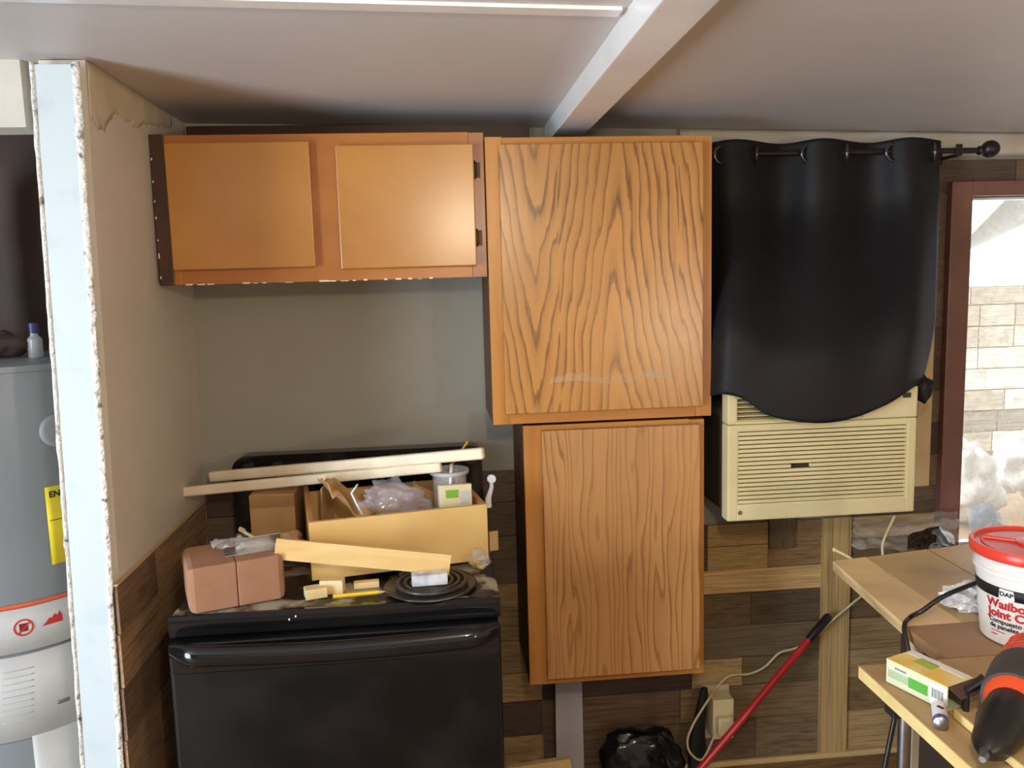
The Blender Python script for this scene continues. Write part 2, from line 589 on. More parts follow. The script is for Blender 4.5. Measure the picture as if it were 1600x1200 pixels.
def back_row(z0, z1, pieces, y=YW):
    for (x0, x1, t) in pieces:
        th = random.uniform(.007, .011)
        plank(wall_back, ((x0 + x1) / 2, y - th / 2, (z0 + z1) / 2), (x1 - x0 - .0025, th, z1 - z0 - .0025), t)
def fill(x0, x1, tints):
    out = []; x = x0
    while x < x1 - .02:
        w = random.choice((.18, .26, .34, .45))
        e = x + w
        if x1 - e < .12:
            e = x1
        out.append((x, e, random.choice(tints))); x = e
    return out
RZ = [1.05, .948, .836, .761, .680, .599, .486, .376, .277, .158, .012]
L_ = rgb(216, 184, 128); T_ = rgb(186, 154, 100); D_ = rgb(116, 97, 71); M_ = rgb(152, 122, 84); V_ = rgb(193, 161, 109)
mid = {2: [(.852, 1.057, T_), (1.057, 1.145, D_), (1.145, 1.24, M_)], 3: [(.852, 1.057, T_), (1.057, 1.24, M_)],
       4: [(.80, 1.24, L_)], 5: [(.80, 1.0, D_), (1.0, 1.24, rgb(100, 86, 68))], 6: [(.78, 1.24, rgb(118, 104, 82))],
       7: [(.80, .973, rgb(184, 157, 112)), (.973, 1.24, rgb(120, 104, 77))], 8: [(.76, 1.24, rgb(139, 115, 87))], 9: [(.70, 1.02, rgb(113, 95, 73)), (1.02, 1.24, rgb(132, 111, 84))]}
for i in range(10):
    z1, z0 = RZ[i], RZ[i + 1]
    if i >= 1:
        back_row(z0, z1, fill(-.72, .10, DARKT))
        x_end = min(p[0] for p in mid[i]) if i in mid else .80
        back_row(z0, z1, [(.10, .30, random.choice(TINTS[:2] + DARKT)), (.30, x_end, random.choice(DARKT))])
    else:
        back_row(z0, z1, fill(-.72, .80, DARKT))
    if i >= 2:
        back_row(z0, z1, mid[i])
        back_row(z0, z1, fill(1.335, 1.632, TINTS) if z1 > .63 else fill(1.335, 1.70, TINTS) + fill(1.70, 2.6, TINTS))
plank(wall_back, (1.288, YW - .009, .424), (.83, .018, .097), V_, (0, PI / 2, 0))                     # vertical joint board
plank(wall_back, (1.10, YW - .016, .81), (.13, .010, .085), rgb(112, 92, 66), (0, PI / 2, 0))
back_row(.836, .93, [(1.335, 1.632, DARKT[0])])
z = .93
while z < 1.98:                                                                      # planks round the right-hand window
    z1 = min(z + .105, 1.985)
    if z1 > WZ1 + .03:
        back_row(z, z1, fill(1.60, 2.6, DARKT))
    else:
        back_row(z, z1, [(1.602, 1.632, random.choice(DARKT)), (2.53, 2.8, random.choice(DARKT))])
    z = z1
# wing-wall planks below the chair line
ys = [1.80, 2.05, 2.28, YW - .012]
z = .012; r = 0
while z < .99:
    z1 = min(z + .125, 1.0)
    cuts = [1.803, 1.803 + random.uniform(.15, .55), YW - .014]
    for y0, y1 in zip(cuts[:-1], cuts[1:]):
        plank(wall_left, (lx((z + z1) / 2) + .0045, (y0 + y1) / 2, (z + z1) / 2), (.007, y1 - y0 - .002, z1 - z - .002), random.choice([rgb(168, 134, 102), rgb(146, 116, 88), rgb(126, 100, 78), rgb(158, 127, 97)]))
    z = z1; r += 1
b = B(); b.hexa([(lx(1.0) + .001, 1.80, 1.0), (lx(1.0) + .010, 1.80, 1.0), (lx(1.0) + .010, YW, 1.0), (lx(1.0) + .001, YW, 1.0),
                 (lx(1.0) + .001, 1.80, 1.004), (lx(1.0) + .010, 1.80, 1.004), (lx(1.0) + .010, YW, 1.004), (lx(1.0) + .001, YW, 1.004)])
make('panel_edge', b, plain('raw_panel_edge', rgb(196, 168, 130), .8), wall_left)
# pale strip above the planks on the right, and the wall base
b = B()
b.grid(lambda u, v: Vector((.76 + 1.9 * u, YW - .012 - .014 * math.sin(v * PI) - .004 * noise.noise(Vector((u * 16, 0, 0))),
                            1.99 + (zc(.76 + 1.9 * u) - 1.992) * v)), 60, 6)
t3 = struct('trim_3', b, plain('pale_gloss_strip', rgb(206, 200, 186), .18, rgb(196, 190, 176), 6), 'pale glossy strip under the ceiling on the right', smooth='all')
t3.modifiers.new('thickness', 'SOLIDIFY').thickness = .003
b = B(); b.box(.44, 1.9, YW - .026, YW - .012, 0, .018, .003)
struct('baseboard_back', b, M_PINE, 'pale wooden shoe moulding at the foot of the plank wall')
# closet back wall, brown boards with a pale strip above
b = B(); b.box(XL, -.87, YW - .03, YW - .002, 0, 2.11)
struct('trim_4', b, plain('closet_panel', rgb(88, 66, 56), .7, rgb(70, 54, 48), 4), 'dark brown panelling at the back of the water heater closet')
b = B(); b.box(XL, -.832, 1.845, 1.93, 1.985, 2.14)
struct('trim_5', b, plain('closet_strip', rgb(206, 200, 188), .7), 'pale header above the closet opening')

# window on the right, red-brown casing, white sash, hazy pane
win = bpy.data.objects.new('window_1', None); COL.objects.link(win)
win.location = (1.70, YW, WZ0); win['_org'] = (1.70, YW, WZ0); win['kind'] = 'structure'; win['label'] = 'bright window with red-brown casing right of the curtain'
def cas(x0, x1, z0, z1):
    b = B(); b.box(x0, x1, YW - .034, YW + .10, z0, z1, .003); make('casing', b, M_RED_BR, win)
cas(1.632, 1.702, WZ0 - .06, WZ1 + .045); cas(2.45, 2.52, WZ0 - .06, WZ1 + .045)
cas(1.702, 2.45, WZ1, WZ1 + .045); cas(1.702, 2.45, WZ0 - .06, WZ0)
for (x0, x1, z0, z1) in ((1.703, 1.716, WZ0, WZ1), (2.437, 2.45, WZ0, WZ1), (1.716, 2.437, WZ0, WZ0 + .013), (1.716, 2.437, WZ1 - .008, WZ1)):
    b = B(); b.box(x0, x1, YW + .03, YW + .06, z0, z1, .001); make('sash', b, M_WHITE, win)
b = B(); b.box(1.714, 2.439, YW + .043, YW + .047, WZ0 + .01, WZ1 - .006)
make('pane', b, film('dusty_glass', (.9, .9, .88, 1), .22, .2), win)

# ================================================================== LEFT: WATER HEATER CLOSET
HC, HR = Vector((-1.125, 2.20, 0)), .25
wh = thing('water_heater', 'grey tank water heater with yellow and white labels left of the white post', 'water heater', (HC.x, HC.y, 0))
M_TANK = plain('grey_tank_enamel', rgb(124, 130, 135), .35, rgb(116, 122, 127), 3)
def cyl_fn(px, py):
    """angle and height where the sight line through a pixel meets the tank"""
    d = ray(px, py); o = Vector((0, 0, EYE))
    a = d.x ** 2 + d.y ** 2
    bb = 2 * (d.x * (o.x - HC.x) + d.y * (o.y - HC.y))
    c = (o.x - HC.x) ** 2 + (o.y - HC.y) ** 2 - HR ** 2
    disc = bb * bb - 4 * a * c
    t = (-bb - math.sqrt(max(disc, 0))) / (2 * a)
    p = o + d * t
    return math.atan2(p.y - HC.y, p.x - HC.x), p.z
Z_TOP = 1.47
za = cyl_fn(40, 948)[1]; zb = cyl_fn(40, 1020)[1]; zcut = cyl_fn(40, 1158)[1]
b = B(); b.lathe([(0, .05), (HR, .05), (HR, zcut - .005), (HR - .003, zcut), (HR, zcut + .005), (HR, zb - .004), (HR - .004, zb), (HR, zb + .004), (HR, Z_TOP - .012), (HR + .004, Z_TOP - .01), (HR + .004, Z_TOP + .004), (HR - .01, Z_TOP + .010), (0, Z_TOP + .022)], (HC.x, HC.y, 0), 64)
make('tank', b, M_TANK, wh, smooth=True)
for k in range(3):
    a = k * 2 * PI / 3
    b = B(); b.lathe([(0, 0), (.03, 0), (.02, .052), (0, .052)], (HC.x + .19 * math.cos(a), HC.y + .19 * math.sin(a), 0), 12); make('foot', b, M_BLKPL, wh)
def shell(a0, a1, z0, z1, r, name, m, n=16, parent=wh, slope=0.0):
    b = B()
    b.grid(lambda u, v: Vector((HC.x + r * math.cos(a0 + (a1 - a0) * u), HC.y + r * math.sin(a0 + (a1 - a0) * u), z0 + (z1 - z0) * v + slope * u)), n, 1)
    return make(name, b, m, parent, smooth='all', solid=.0012)
M_LABEL = plain('white_label', rgb(198, 198, 196), .5, rgb(186, 186, 186), 8)
M_YEL = plain('yellow_label', rgb(240, 216, 44), .5)
M_INK = plain('black_ink', rgb(24, 24, 26), .6)
M_REDINK = plain('red_ink', rgb(196, 44, 44), .5)
M_GREY = plain('grey_ink', rgb(140, 140, 142), .6)
A0, A1 = math.radians(-150), math.radians(-8)
shell(A0, A1, zb + .004, za, HR + .0012, 'white_band', M_LABEL, 40)
shell(A0, A1, za - .001, za + .010, HR + .0016, 'orange_stripe', plain('orange_ink', rgb(214, 96, 64), .5), 40)
shell(A0, A1, zcut + .006, zb - .004, HR + .0012, 'instruction_panel', M_LABEL, 40)
aL, zt = cyl_fn(69, 762)
_, zb2 = cyl_fn(75, 884)
lab = shell(aL, aL + .75, zb2, zt, HR + .0016, 'energy_label', M_YEL, 14)
def on_tank(a0, z0, lift=HR + .0026):
    return lambda x, y, d: Vector((HC.x + (lift + d) * math.cos(a0 + x / HR), HC.y + (lift + d) * math.sin(a0 + x / HR), z0 + y))
text_bm('ENERGYGUIDE', .021, on_tank(aL + .03, zt - .026), lab, 'lettering', M_INK, bold=.0006)
text_bm('1', .024, on_tank(aL + .13, zt - .068), lab, 'lettering', M_INK)
shell(aL + .02, aL + .7, zt - .0835, zt - .082, HR + .0028, 'rule_line', M_INK, 10, lab)
aC, zC = cyl_fn(88, 672)
b = B(); b.grid(lambda u, v: on_tank(aC, zC, HR + .0008)(.040 * v * math.cos(2 * PI * u), .040 * v * math.sin(2 * PI * u), 0), 28, 3)
make('round_cover', b, plain('pale_cover', rgb(148, 154, 158), .4), wh, smooth='all', solid=.0012)
# warning symbols on the white band
aS, zS = cyl_fn(37, 980)
b = B()
N = 28
def ringpt(t, r):
    return on_tank(aS, zS)(r * math.cos(t), r * math.sin(t), 0)
b.grid(lambda u, v: ringpt(2 * PI * u, .017 + .004 * v), N, 1)
b.grid(lambda u, v: on_tank(aS, zS)(-.013 + .026 * u + .002 * v, -.013 + .026 * u - .003 * v, .0002), 8, 1)
make('prohibition_ring', b, M_REDINK, wh, solid=.0006)
b = B(); b.grid(lambda u, v: on_tank(aS, zS)((-.009 + .018 * u), -.010 + .020 * v, -.0003), 4, 2)
make('fuel_can_mark', b, plain('maroon_ink', rgb(120, 34, 40), .5), wh, solid=.0004)
aT, zT = cyl_fn(82, 966)
b = B()
fl = [(-.024, -.012), (.022, -.012), (.022, .004), (.016, .016), (.011, .006), (.005, .012), (-.002, .003), (-.008, .005), (-.014, -.004)]
b._add([on_tank(aT, zT)(x, y, 0) for x, y in fl], [tuple(range(len(fl)))])
make('flame_mark', b, M_REDINK, wh, solid=.0006)
for k in range(9):                              # faint lines of small print
    a_, z_ = cyl_fn(4, 1052 + k * 10)
    shell(a_, a_ + .26, z_, z_ + .0022, HR + .0026, 'print_line', plain('faint_ink', rgb(188, 192, 196), .6), 8)
a_, z_ = cyl_fn(90, 1100)
shell(a_, a_ + .11, z_, z_ + .009, HR + .0026, 'print_bar', plain('bar_ink', rgb(110, 116, 116), .6), 5)
a_, z_ = cyl_fn(50, 1150)
shell(a_, a_ + .8, .25, z_, HR + .0016, 'rating_label', M_LABEL, 14)
# pipes and what stands on the tank
cp = thing('flue_pipe', 'dark elbow pipe rising above the water heater at the left edge', 'pipe', (-1.25, 2.3, Z_TOP + .021))
b = B(); b.tube([(-1.25, 2.3, Z_TOP + .019), (-1.25, 2.3, 1.84), (-1.24, 2.3, 1.90), (-1.2, 2.3, 1.935), (-1.14, 2.3, 1.95)], .042, 16)
make('elbow', b, M_BLKPL, cp, smooth=True)
b = B(); b.lathe([(.042, 0), (.052, 0), (.052, .02), (.042, .02)], (-1.25, 2.3, 1.6), 20)
make('collar', b, M_BLKPL, cp, smooth=True)
p0 = az(66, 566, Z_TOP + .016)
bt = thing('small_bottle', 'small clear bottle with a blue cap on the water heater', 'bottle', (-.99, 2.13, Z_TOP + .014))
b = B(); b.lathe([(0, 0), (.016, 0), (.017, .004), (.017, .045), (.009, .055), (.009, .062), (0, .062)], (-.99, 2.13, Z_TOP + .014), 18)
make('body', b, plain('grey_clear_plastic', rgb(168, 170, 172), .25), bt, smooth=True)
b = B(); b.lathe([(0, .06), (.012, .06), (.012, .085), (0, .085)], (-.99, 2.13, Z_TOP + .014), 16)
make('cap', b, plain('navy_cap', rgb(44, 50, 92), .4), bt, smooth=True)
b = B(); b.ball((-1.075, 2.12, Z_TOP + .05), .05, (1.2, .8, .72), 3, .5, 2.5, 4.0)
for v in b.bm.verts:
    v.co.z = max(v.co.z, Z_TOP + .0185)
tag(make('rag', b, plain('dark_rag', rgb(66, 52, 50), .9), smooth='all'), 'crumpled dark rag on top of the water heater', 'rag')

# ================================================================== CABINETS
def cab_box(x0, x1, z0, z1, yf, parent, m):
    b = B()
    t = .012
    b.box(x0, x0 + t, yf + .019, YW - .012, z0, z1); b.box(x1 - t, x1, yf + .019, YW - .012, z0, z1)
    b.box(x0 + t, x1 - t, yf + .019, YW - .012, z0 + .01, z0 + .022); b.box(x0 + t, x1 - t, yf + .019, YW - .012, z1 - .012, z1)
    b.box(x0 + t, x1 - t, YW - .02, YW - .012, z0 + .022, z1 - .012)
    return make('carcass', b, m, parent)
def member(name, x0, x1, z0, z1, yf, parent, m, bev=.0015):
    b = B(); b.box(x0, x1, yf, yf + .019, z0, z1, bev)
    return make(name, b, m, parent)
# -- amber two-door cabinet over the stove
c1 = thing('wall_cabinet', 'amber two-door wall cabinet mounted above the black stove', 'cabinet', (-.28, 2.36, 1.652))
cab_box(-.698, .143, 1.652, 2.028, 2.20, c1, M_CARC)
b = B(); b.box(-.690, .30, YW - .022, YW - .002, 2.0, 2.105, .002); make('recess_shade_strip', b, M_DKB, c1)  # dark strip that paints the shade between cabinet top and ceiling
member('filler_strip', -.700, -.665, 1.652, 2.030, 2.197, c1, M_DKB)
member('stile', -.665, -.645, 1.652, 2.028, 2.20, c1, M_FRAME)
member('stile', -.330, -.215, 1.690, 1.998, 2.20, c1, M_FRAME)
member('stile', .104, .143, 1.652, 2.026, 2.199, c1, plain('brown_stile', rgb(168, 112, 74), .3, rgb(150, 96, 62), 6))
member('rail', -.645, .104, 1.995, 2.028, 2.20, c1, M_FRAME)
member('rail', -.645, .104, 1.652, 1.692, 2.20, c1, M_FRAME)
b = B()                                          # chipped pale bottom edge
for k in range(26):
    x = -.64 + k * .0285 + random.uniform(-.004, .004)
    if random.random() < .72:
        b.box(x, x + random.uniform(.008, .026), 2.1985, 2.201, 1.651, 1.651 + random.uniform(.0015, .0045))
make('chipped_edge', b, plain('bare_wood', rgb(240, 222, 186), .7), c1)['kind'] = 'stuff'
b = B()
for k in range(7):
    z_ = 1.67 + k * .05 + random.uniform(-.01, .01)
    b.box(-.6985, -.6955, 2.1955, 2.1985, z_, z_ + random.uniform(.003, .014))
make('paint_chip', b, plain('bare_wood', rgb(240, 222, 186), .7), c1)['kind'] = 'stuff'
def slab_door(name, x0, x1, z0, z1, yf, parent, m, swing=0.0, hinge_right=True, th=.019, bev=.003):
    b = B()
    hx = x1 if hinge_right else x0
    b.obox(((x0 + x1) / 2 - hx, th / 2, (z0 + z1) / 2), (x1 - x0, th, z1 - z0), None, bev)
    b.bm.transform(Matrix.Translation((hx, yf, 0)) @ Matrix.Rotation(swing, 4, 'Z'))
    return make(name, b, m, parent)
M_DR1 = plain('birch_door', rgb(190, 132, 56), .27, rgb(172, 112, 42), 3.0, lo=.3, hi=.7, detail=6, spec=.75)
d1 = slab_door('door', -.660, -.303, 1.690, 2.006, 2.179, c1, M_DR1)
d2 = slab_door('door', -.238, .115, 1.682, 1.995, 2.178, c1, M_DR1, swing=math.radians(-.5))
for zz in (1.93, 1.755):
    b = B(); b.tube([(.1165, 2.193, zz - .022), (.1205, 2.190, zz - .015), (.1205, 2.190, zz + .015), (.1165, 2.193, zz + .022)], .003, 6)
    b.box(.116, .132, 2.196, 2.199, zz - .02, zz + .02)
    make('hinge', b, plain('bronze_hinge', rgb(70, 48, 34), .4, metal=.6), d2)
# -- large oak cabinet
c2 = thing('wall_cabinet', 'large oak wall cabinet with arched grain door under the beam', 'cabinet', (.45, 2.36, 1.253))
cab_box(.1455, .752, 1.253, 2.010, 2.185, c2, M_CARC)
member('stile', .1455, .190, 1.253, 2.012, 2.185, c2, M_OAKF)
member('stile', .707, .752, 1.253, 2.008, 2.185, c2, M_OAKF)
member('rail', .190, .707, 1.968, 2.010, 2.185, c2, M_OAKH)
member('rail', .190, .707, 1.253, 1.296, 2.185, c2, M_OAKH)
M_OAK1 = oak('oak_cathedral', rgb(190, 134, 66), rgb(106, 64, 26), (.035, 0, .30), True, 40, .30, 8.0)
slab_door('door', .179, .722, 1.284, 1.990, 2.165, c2, M_OAK1, bev=.002)
b = B()                                          # dried paste smeared along the foot of the door
b.grid(lambda u, v: Vector((.30 + .33 * u, 2.1645, 1.362 + .006 * math.sin(u * 9) + (.014 + .028 * abs(noise.noise(Vector((u * 9, 2, 0))))) * v)), 60, 3)
make('paste_smear', b, film('paste_haze', rgb(232, 206, 170), .13, .8), c2, solid=.0006)
# -- smaller oak cabinet hung below
c3 = thing('wall_cabinet', 'smaller oak cabinet hung beneath the large oak cabinet', 'cabinet', (.48, 2.36, .493))
cab_box(.228, .737, .493, 1.244, 2.20, c3, plain('dark_cabinet_side', rgb(84, 54, 38), .6))
member('stile', .228, .278, .493, 1.244, 2.20, c3, M_OAKF)
member('stile', .694, .737, .493, 1.242, 2.20, c3, M_OAKF)
member('rail', .278, .694, 1.208, 1.244, 2.20, c3, M_OAKH)
member('rail', .278, .694, .493, .535, 2.20, c3, M_OAKH)
M_OAK2 = oak('oak_streaks', rgb(198, 146, 90), rgb(150, 100, 54), (0, 0, 0), False, 44, .30)
slab_door('door', .277, .718, .517, 1.231, 2.179, c3, M_OAK2, bev=.002)

# ================================================================== STOVE
SX0, SX1, SF, SB, ST = -.617, .124, 1.802, 2.495, .915
st = thing('electric_stove', 'black electric stove covered in clutter between wing wall and cabinets', 'stove', (-.247, 2.16, 0))
b = B(); b.box(SX0 + .004, SX1 - .004, SF + .03, SB, .03, ST - .03, .004); make('body', b, M_BLACK, st)
M_TOP = plain('dusty_black_enamel', rgb(20, 20, 21), .4, rgb(172, 164, 144), 15, lo=.48, hi=.60, detail=8)
b = B(); b.box(SX0, SX1, SF + .012, SB - .05, ST - .016, ST, .005, 3); make('cooktop', b, M_TOP, st)
b = B()
prof = [(SF + .02, ST + .001), (SF + .008, ST + .003), (SF, ST - .004), (SF - .002, ST - .02), (SF + .004, ST - .043), (SF + .03, ST - .045)]
b.prism([(SX0, y, z) for y, z in prof], (SX1 - SX0, 0, 0)); make('front_lip', b, M_BLACK, st, smooth=True)
bgp = []
for (cx_, cz_, a0, a1) in ((SX1 - .03, 1.118, 0, 90), (SX0 + .045, 1.102, 90, 180)):
    r_ = .03 if cx_ > 0 else .045
    for k in range(7):
        a = math.radians(a0 + (a1 - a0) * k / 6)
        bgp.append((cx_ + r_ * math.cos(a), 2.44, cz_ + r_ * math.sin(a)))
bgp += [(SX0, 2.44, ST - .02), (SX1, 2.44, ST - .02)]
b = B(); b.prism(bgp, (0, .055, 0)); bgd = make('backguard', b, M_BLACK, st)
for kx in (387, 432, 700, 735):
    p = at(kx, 728 if kx < 600 else 722, 2.43)
    b = B(); b.lathe([(0, 0), (.02, 0), (.018, .018), (0, .020)], (p.x, 2.4405, 1.11), 18, axis=(0, -1, 0)); make('knob', b, M_BLKPL, bgd, smooth=True)
b = B(); b.box(SX0 + .004, SX1 - .004, SF - .028, SF + .03, .245, ST - .047, .008, 3); dr = make('oven_door', b, M_BLACK, st)
b = B(); b.box(SX0 + .012, SX1 - .012, SF - .0305, SF - .026, .27, .80, .002); make('door_glass', b, plain('smoked_glass', rgb(12, 12, 12), .32, rgb(34, 32, 31), 5, lo=.40, hi=.75, spec=.3), dr)
# bowed handle running the full width of the door
def hpath(u):
    x = SX0 + .012 + (SX1 - SX0 - .024) * u
    e = min(u, 1 - u)
    k = min(1, e / .09)
    bow = math.sin(k * PI / 2)
    return x, bow
b = B()
def hfn(u, v):
    x, k = hpath(u)
    t = 2 * PI * v
    zc_ = .858 - .012 * math.sin(u * PI)
    return Vector((x, SF - .030 - .030 * k + (.014 + .006 * k) * math.cos(t), zc_ + .024 * math.sin(t) * (0.75 + .25 * k)))
b.grid(hfn, 48, 16); bmesh.ops.remove_doubles(b.bm, verts=list(b.bm.verts), dist=1e-5)
make('handle', b, M_BLACK, dr, smooth='all')
b = B(); b.box(SX0 + .006, SX1 - .006, SF - .02, SF + .03, .075, .238, .008, 3); make('storage_drawer', b, M_BLACK, st)
for x in (SX0 + .05, SX1 - .05):
    for y in (SF + .06, SB - .06):
        b = B(); b.lathe([(0, 0), (.018, 0), (.014, .032), (0, .032)], (x, y, 0), 10); make('foot', b, M_BLKPL, st)
def burner(cx_, cy_, R0):
    b = B(); b.lathe([(.02, ST + .0005), (R0 * .5, ST + .002), (R0 + .012, ST + .003), (R0 + .018, ST + .007), (R0 + .012, ST + .0075), (R0, ST + .0045), (.02, ST + .0035)], (cx_, cy_, 0), 40)
    dp = make('drip_pan', b, plain('stained_chrome', rgb(120, 116, 108), .35, rgb(40, 36, 32), 9, metal=.6), st, smooth='all')
    b = B(); path = []
    turns = 4.4
    for k in range(150):
        u = k / 149
        a = u * turns * 2 * PI
        path.append((cx_ + (.02 + (R0 - .022) * u) * math.cos(a), cy_ + (.02 + (R0 - .022) * u) * math.sin(a), ST + .013))
    b.tube(path, .0052, 8); make('coil', b, plain('coil_steel', rgb(58, 56, 56), .4, rgb(84, 82, 80), 30, metal=.5), st, smooth='all')
burner(-.037, 1.908, .094)
b = B()
for (px, py) in ((462, 963), (502, 1018), (452, 968), (300, 1040)):
    p = at(px, py, SF - .003 if py < 990 else SF - .0665)
    b.ball(p, .0028, (.8, .5, 1.2), 1)
make('paint_speck', b, plain('white_speck', rgb(236, 236, 236), .5), st)['kind'] = 'stuff'

# ================================================================== CLUTTER ON THE STOVE
# two pavers side by side, turned a little
ang = math.radians(20)
def paver(cx_, label):
    R = rz(ang)
    o_ = Vector((-.572, 1.812, ST + .0035))
    c = o_ + R @ Vector((cx_, .085, 0))
    t = bmesh.new(); bmesh.ops.create_cube(t, size=1.0)
    for v in t.verts:
        v.co = Vector((v.co.x * .1055, v.co.y * .17, v.co.z * .105))
    sd_ = -1 if cx_ < .1 else 1
    ve = [e for e in t.edges if (e.verts[0].co.x + e.verts[1].co.x) * sd_ > .05]
    bmesh.ops.bevel(t, geom=ve, offset=.014, segments=2, profile=.5, affect='EDGES')
    bmesh.ops.bevel(t, geom=[e for e in t.edges if len(e.link_faces) == 2 and e.calc_face_angle() > .5], offset=.002, segments=1, profile=.5, affect='EDGES')
    for v in t.verts:
        v.co += Vector((1, 1, 1)) * .0006 * noise.noise(v.co * 60)
    b = B(); b.merge(t)
    for v in b.bm.verts:
        v.co = R @ v.co + c + Vector((0, 0, .0525))
    return tag(make('paver_brick', b, M_BRICK), label, 'brick', 'pavers on the stove')
paver(.053, 'left terracotta paver at the stove corner beside the wing wall')
paver(.160, 'right terracotta paver next to the leaning wood moulding')
PT = ST + .0035 + .105
# metal bracket and crumpled bag on the pavers
R = rz(ang)
br = thing('metal_bracket', 'bent galvanised metal bracket lying on the pavers', 'bracket', (-.46, 1.95, PT))
b = B(); b.obox(Vector((-.455, 1.93, PT + .0015)), (.125, .055, .003), R, .0008); make('plate', b, M_METAL, br)
b = B(); b.obox(Vector((-.445, 1.955, PT + .0135)) , (.105, .003, .025), R, .0008); make('flange', b, M_METAL, br)
b = B()
b.grid(lambda u, v: R @ Vector((.075 * (u - .5), .07 * (v - .5), 0)) + Vector((-.515, 1.955, PT + .006 + .016 * (noise.noise(Vector((u * 5, v * 5, 3))) + .45))), 14, 14)
tag(make('plastic_wrapper', b, film('clear_film', (.86, .9, .95, 1), .25), smooth='all', solid=.0008), 'crumpled clear plastic wrapper on the left paver', 'wrapper')
b = B(); b.ball((-.395, 2.065, 1.0), .028, (1.3, .9, .8), 3, .6, 3.0, 2.0)
tag(make('paper_scrap', b, plain('brown_paper', rgb(188, 150, 116), .9), smooth='all'), 'crumpled brown paper behind the metal bracket', 'paper')
b = B(); b.ball((-.418, 1.992, PT + .006), .016, (1.4, .8, .7), 2, .5, 3.0, 6.0)
tag(make('candy_wrapper', b, plain('red_foil', rgb(206, 60, 56), .25, rgb(230, 190, 180), 20), smooth='all'), 'small shiny red wrapper on top of the pavers', 'wrapper')
b = B(); b.obox(at(378, 828, 2.06), (.016, .012, .010), Euler((.2, .6, .5)).to_matrix(), .002)
b.tube([at(382, 832, 2.06), at(400, 842, 2.05), (-.40, 2.06, 1.0)], .0045, 6)
tag(make('cork_plug', b, plain('cream_plug', rgb(226, 206, 160), .6)), 'little cream plug sticking up behind the red wrapper', 'plug')
# open wooden drawer used as a tray
phi = .185
DR = rz(phi)
D0 = Vector((-.322, 1.948, .932)); DW, DD, DH, DT = .442, .395, .145, .013
dw = thing('wooden_drawer', 'open tan wooden drawer full of odds and ends on the stove', 'drawer', tuple(D0))
def dbox(x0, x1, y0, y1, z0, z1, name, m):
    b = B(); b.obox(((x0 + x1) / 2, (y0 + y1) / 2, (z0 + z1) / 2), (x1 - x0, y1 - y0, z1 - z0), None, .0012)
    for v in b.bm.verts:
        v.co = DR @ v.co + D0
    return make(name, b, m, dw)
M_SIDE = plain('orange_pine', rgb(206, 152, 88), .55, rgb(188, 132, 70), 9)
dbox(0, DW, 0, DT, 0, DH, 'front_panel', M_MDF)
dbox(0, DT, DT, DD - DT, 0, DH, 'side_panel', M_SIDE)
dbox(DW - DT, DW, DT, DD - DT, 0, DH, 'side_panel', M_SIDE)
dbox(0, DW, DD - DT, DD, 0, DH - .02, 'back_panel', M_MDF)
dbox(DT, DW - DT, DT, DD - DT, .004, .012, 'bottom_panel', M_MDF)
def dp(x, y, z):
    return DR @ Vector((x, y, z)) + D0
# boards that the drawer rests on
b = B(); b.obox(dp(.10, .16, -.0075), (.06, .22, .013), DR, .001)
tag(make('scrap_block', b, M_PINE), 'flat pine scrap under the left of the tan drawer', 'wood scrap')
b = B(); b.obox(dp(.34, .30, -.0075), (.06, .10, .013), DR, .001)
tag(make('scrap_block', b, M_PINE), 'flat pine scrap under the right of the tan drawer', 'wood scrap')
# contents
b = B()
b.grid(lambda u, v: dp(.035 + .115 * u + .03 * (1 - v), .09 + .14 * v + .02 * math.sin(u * 7), .175 - .075 * u + .035 * v + .016 * math.sin(u * 9 + v * 4) + .012 * noise.noise(Vector((u * 6, v * 5, 2)))), 22, 16)
tag(make('cardboard_piece', b, M_CARD, smooth='all', solid=.003), 'torn wrinkled cardboard sticking up at the left inside the drawer', 'cardboard')
b = B(); b.obox(dp(.06, .30, .10), (.06, .005, .16), DR @ Euler((.25, -.3, .9)).to_matrix(), .001)
tag(make('cardboard_piece', b, plain('light_cardboard', rgb(210, 176, 124), .85)), 'pale cardboard strip near the left corner of the drawer', 'cardboard')
b = B(); b.obox(dp(.30, .26, .09), (.07, .03, .12), DR @ Euler((.2, .5, .1)).to_matrix(), .001)
tag(make('wood_block', b, plain('tan_block', rgb(200, 158, 112), .6)), 'small wooden block behind the clear bag in the drawer', 'wood block')
b = B()
b.ball(dp(.228, .105, .145), .064, (1.35, .68, .8), 4, .45, 2.2, 1.0, DR @ Euler((0, .35, 0)).to_matrix())
bagm = film('lilac_film', (.72, .72, .88, 1), .22, .1)
bag = tag(make('zip_bag', b, bagm, smooth='all'), 'crumpled clear zip bag spilling over the drawer front', 'plastic bag')
b = B(); q = [dp(.125, .055, .215), dp(.108, .05, .195), dp(.120, .045, .165), dp(.132, .035, .14)]
b.tube(q, .005, 6, squash=.4); make('zip_edge', b, plain('white_plastic', rgb(226, 234, 240), .3), bag, smooth='all')
for k in range(7):                              # small hardware inside the bag
    b = B(); b.obox(dp(.17 + .02 * k, .10 + .01 * (k % 3), .075 + .011 * (k % 4)), (.012, .007, .009), Euler((k, k * .7, k * 1.3)).to_matrix(), .001)
    make('fitting', b, plain('brass_bits', rgb(190, 150, 90), .3, metal=.5), bag)
cupc = dp(.380, .165, .0125)
cup = thing('clear_cup', 'clear plastic tub with a white stick in the right of the drawer', 'cup', tuple(cupc))
b = B(); b.lathe([(0, .002), (.040, .002), (.047, .185), (.052, .186), (.052, .193), (.0465, .193), (.0455, .186), (.039, .004), (0, .004)], cupc, 32)
make('tub', b, film('cup_film', (.92, .92, .94, 1), .24, .08), cup, smooth='all')
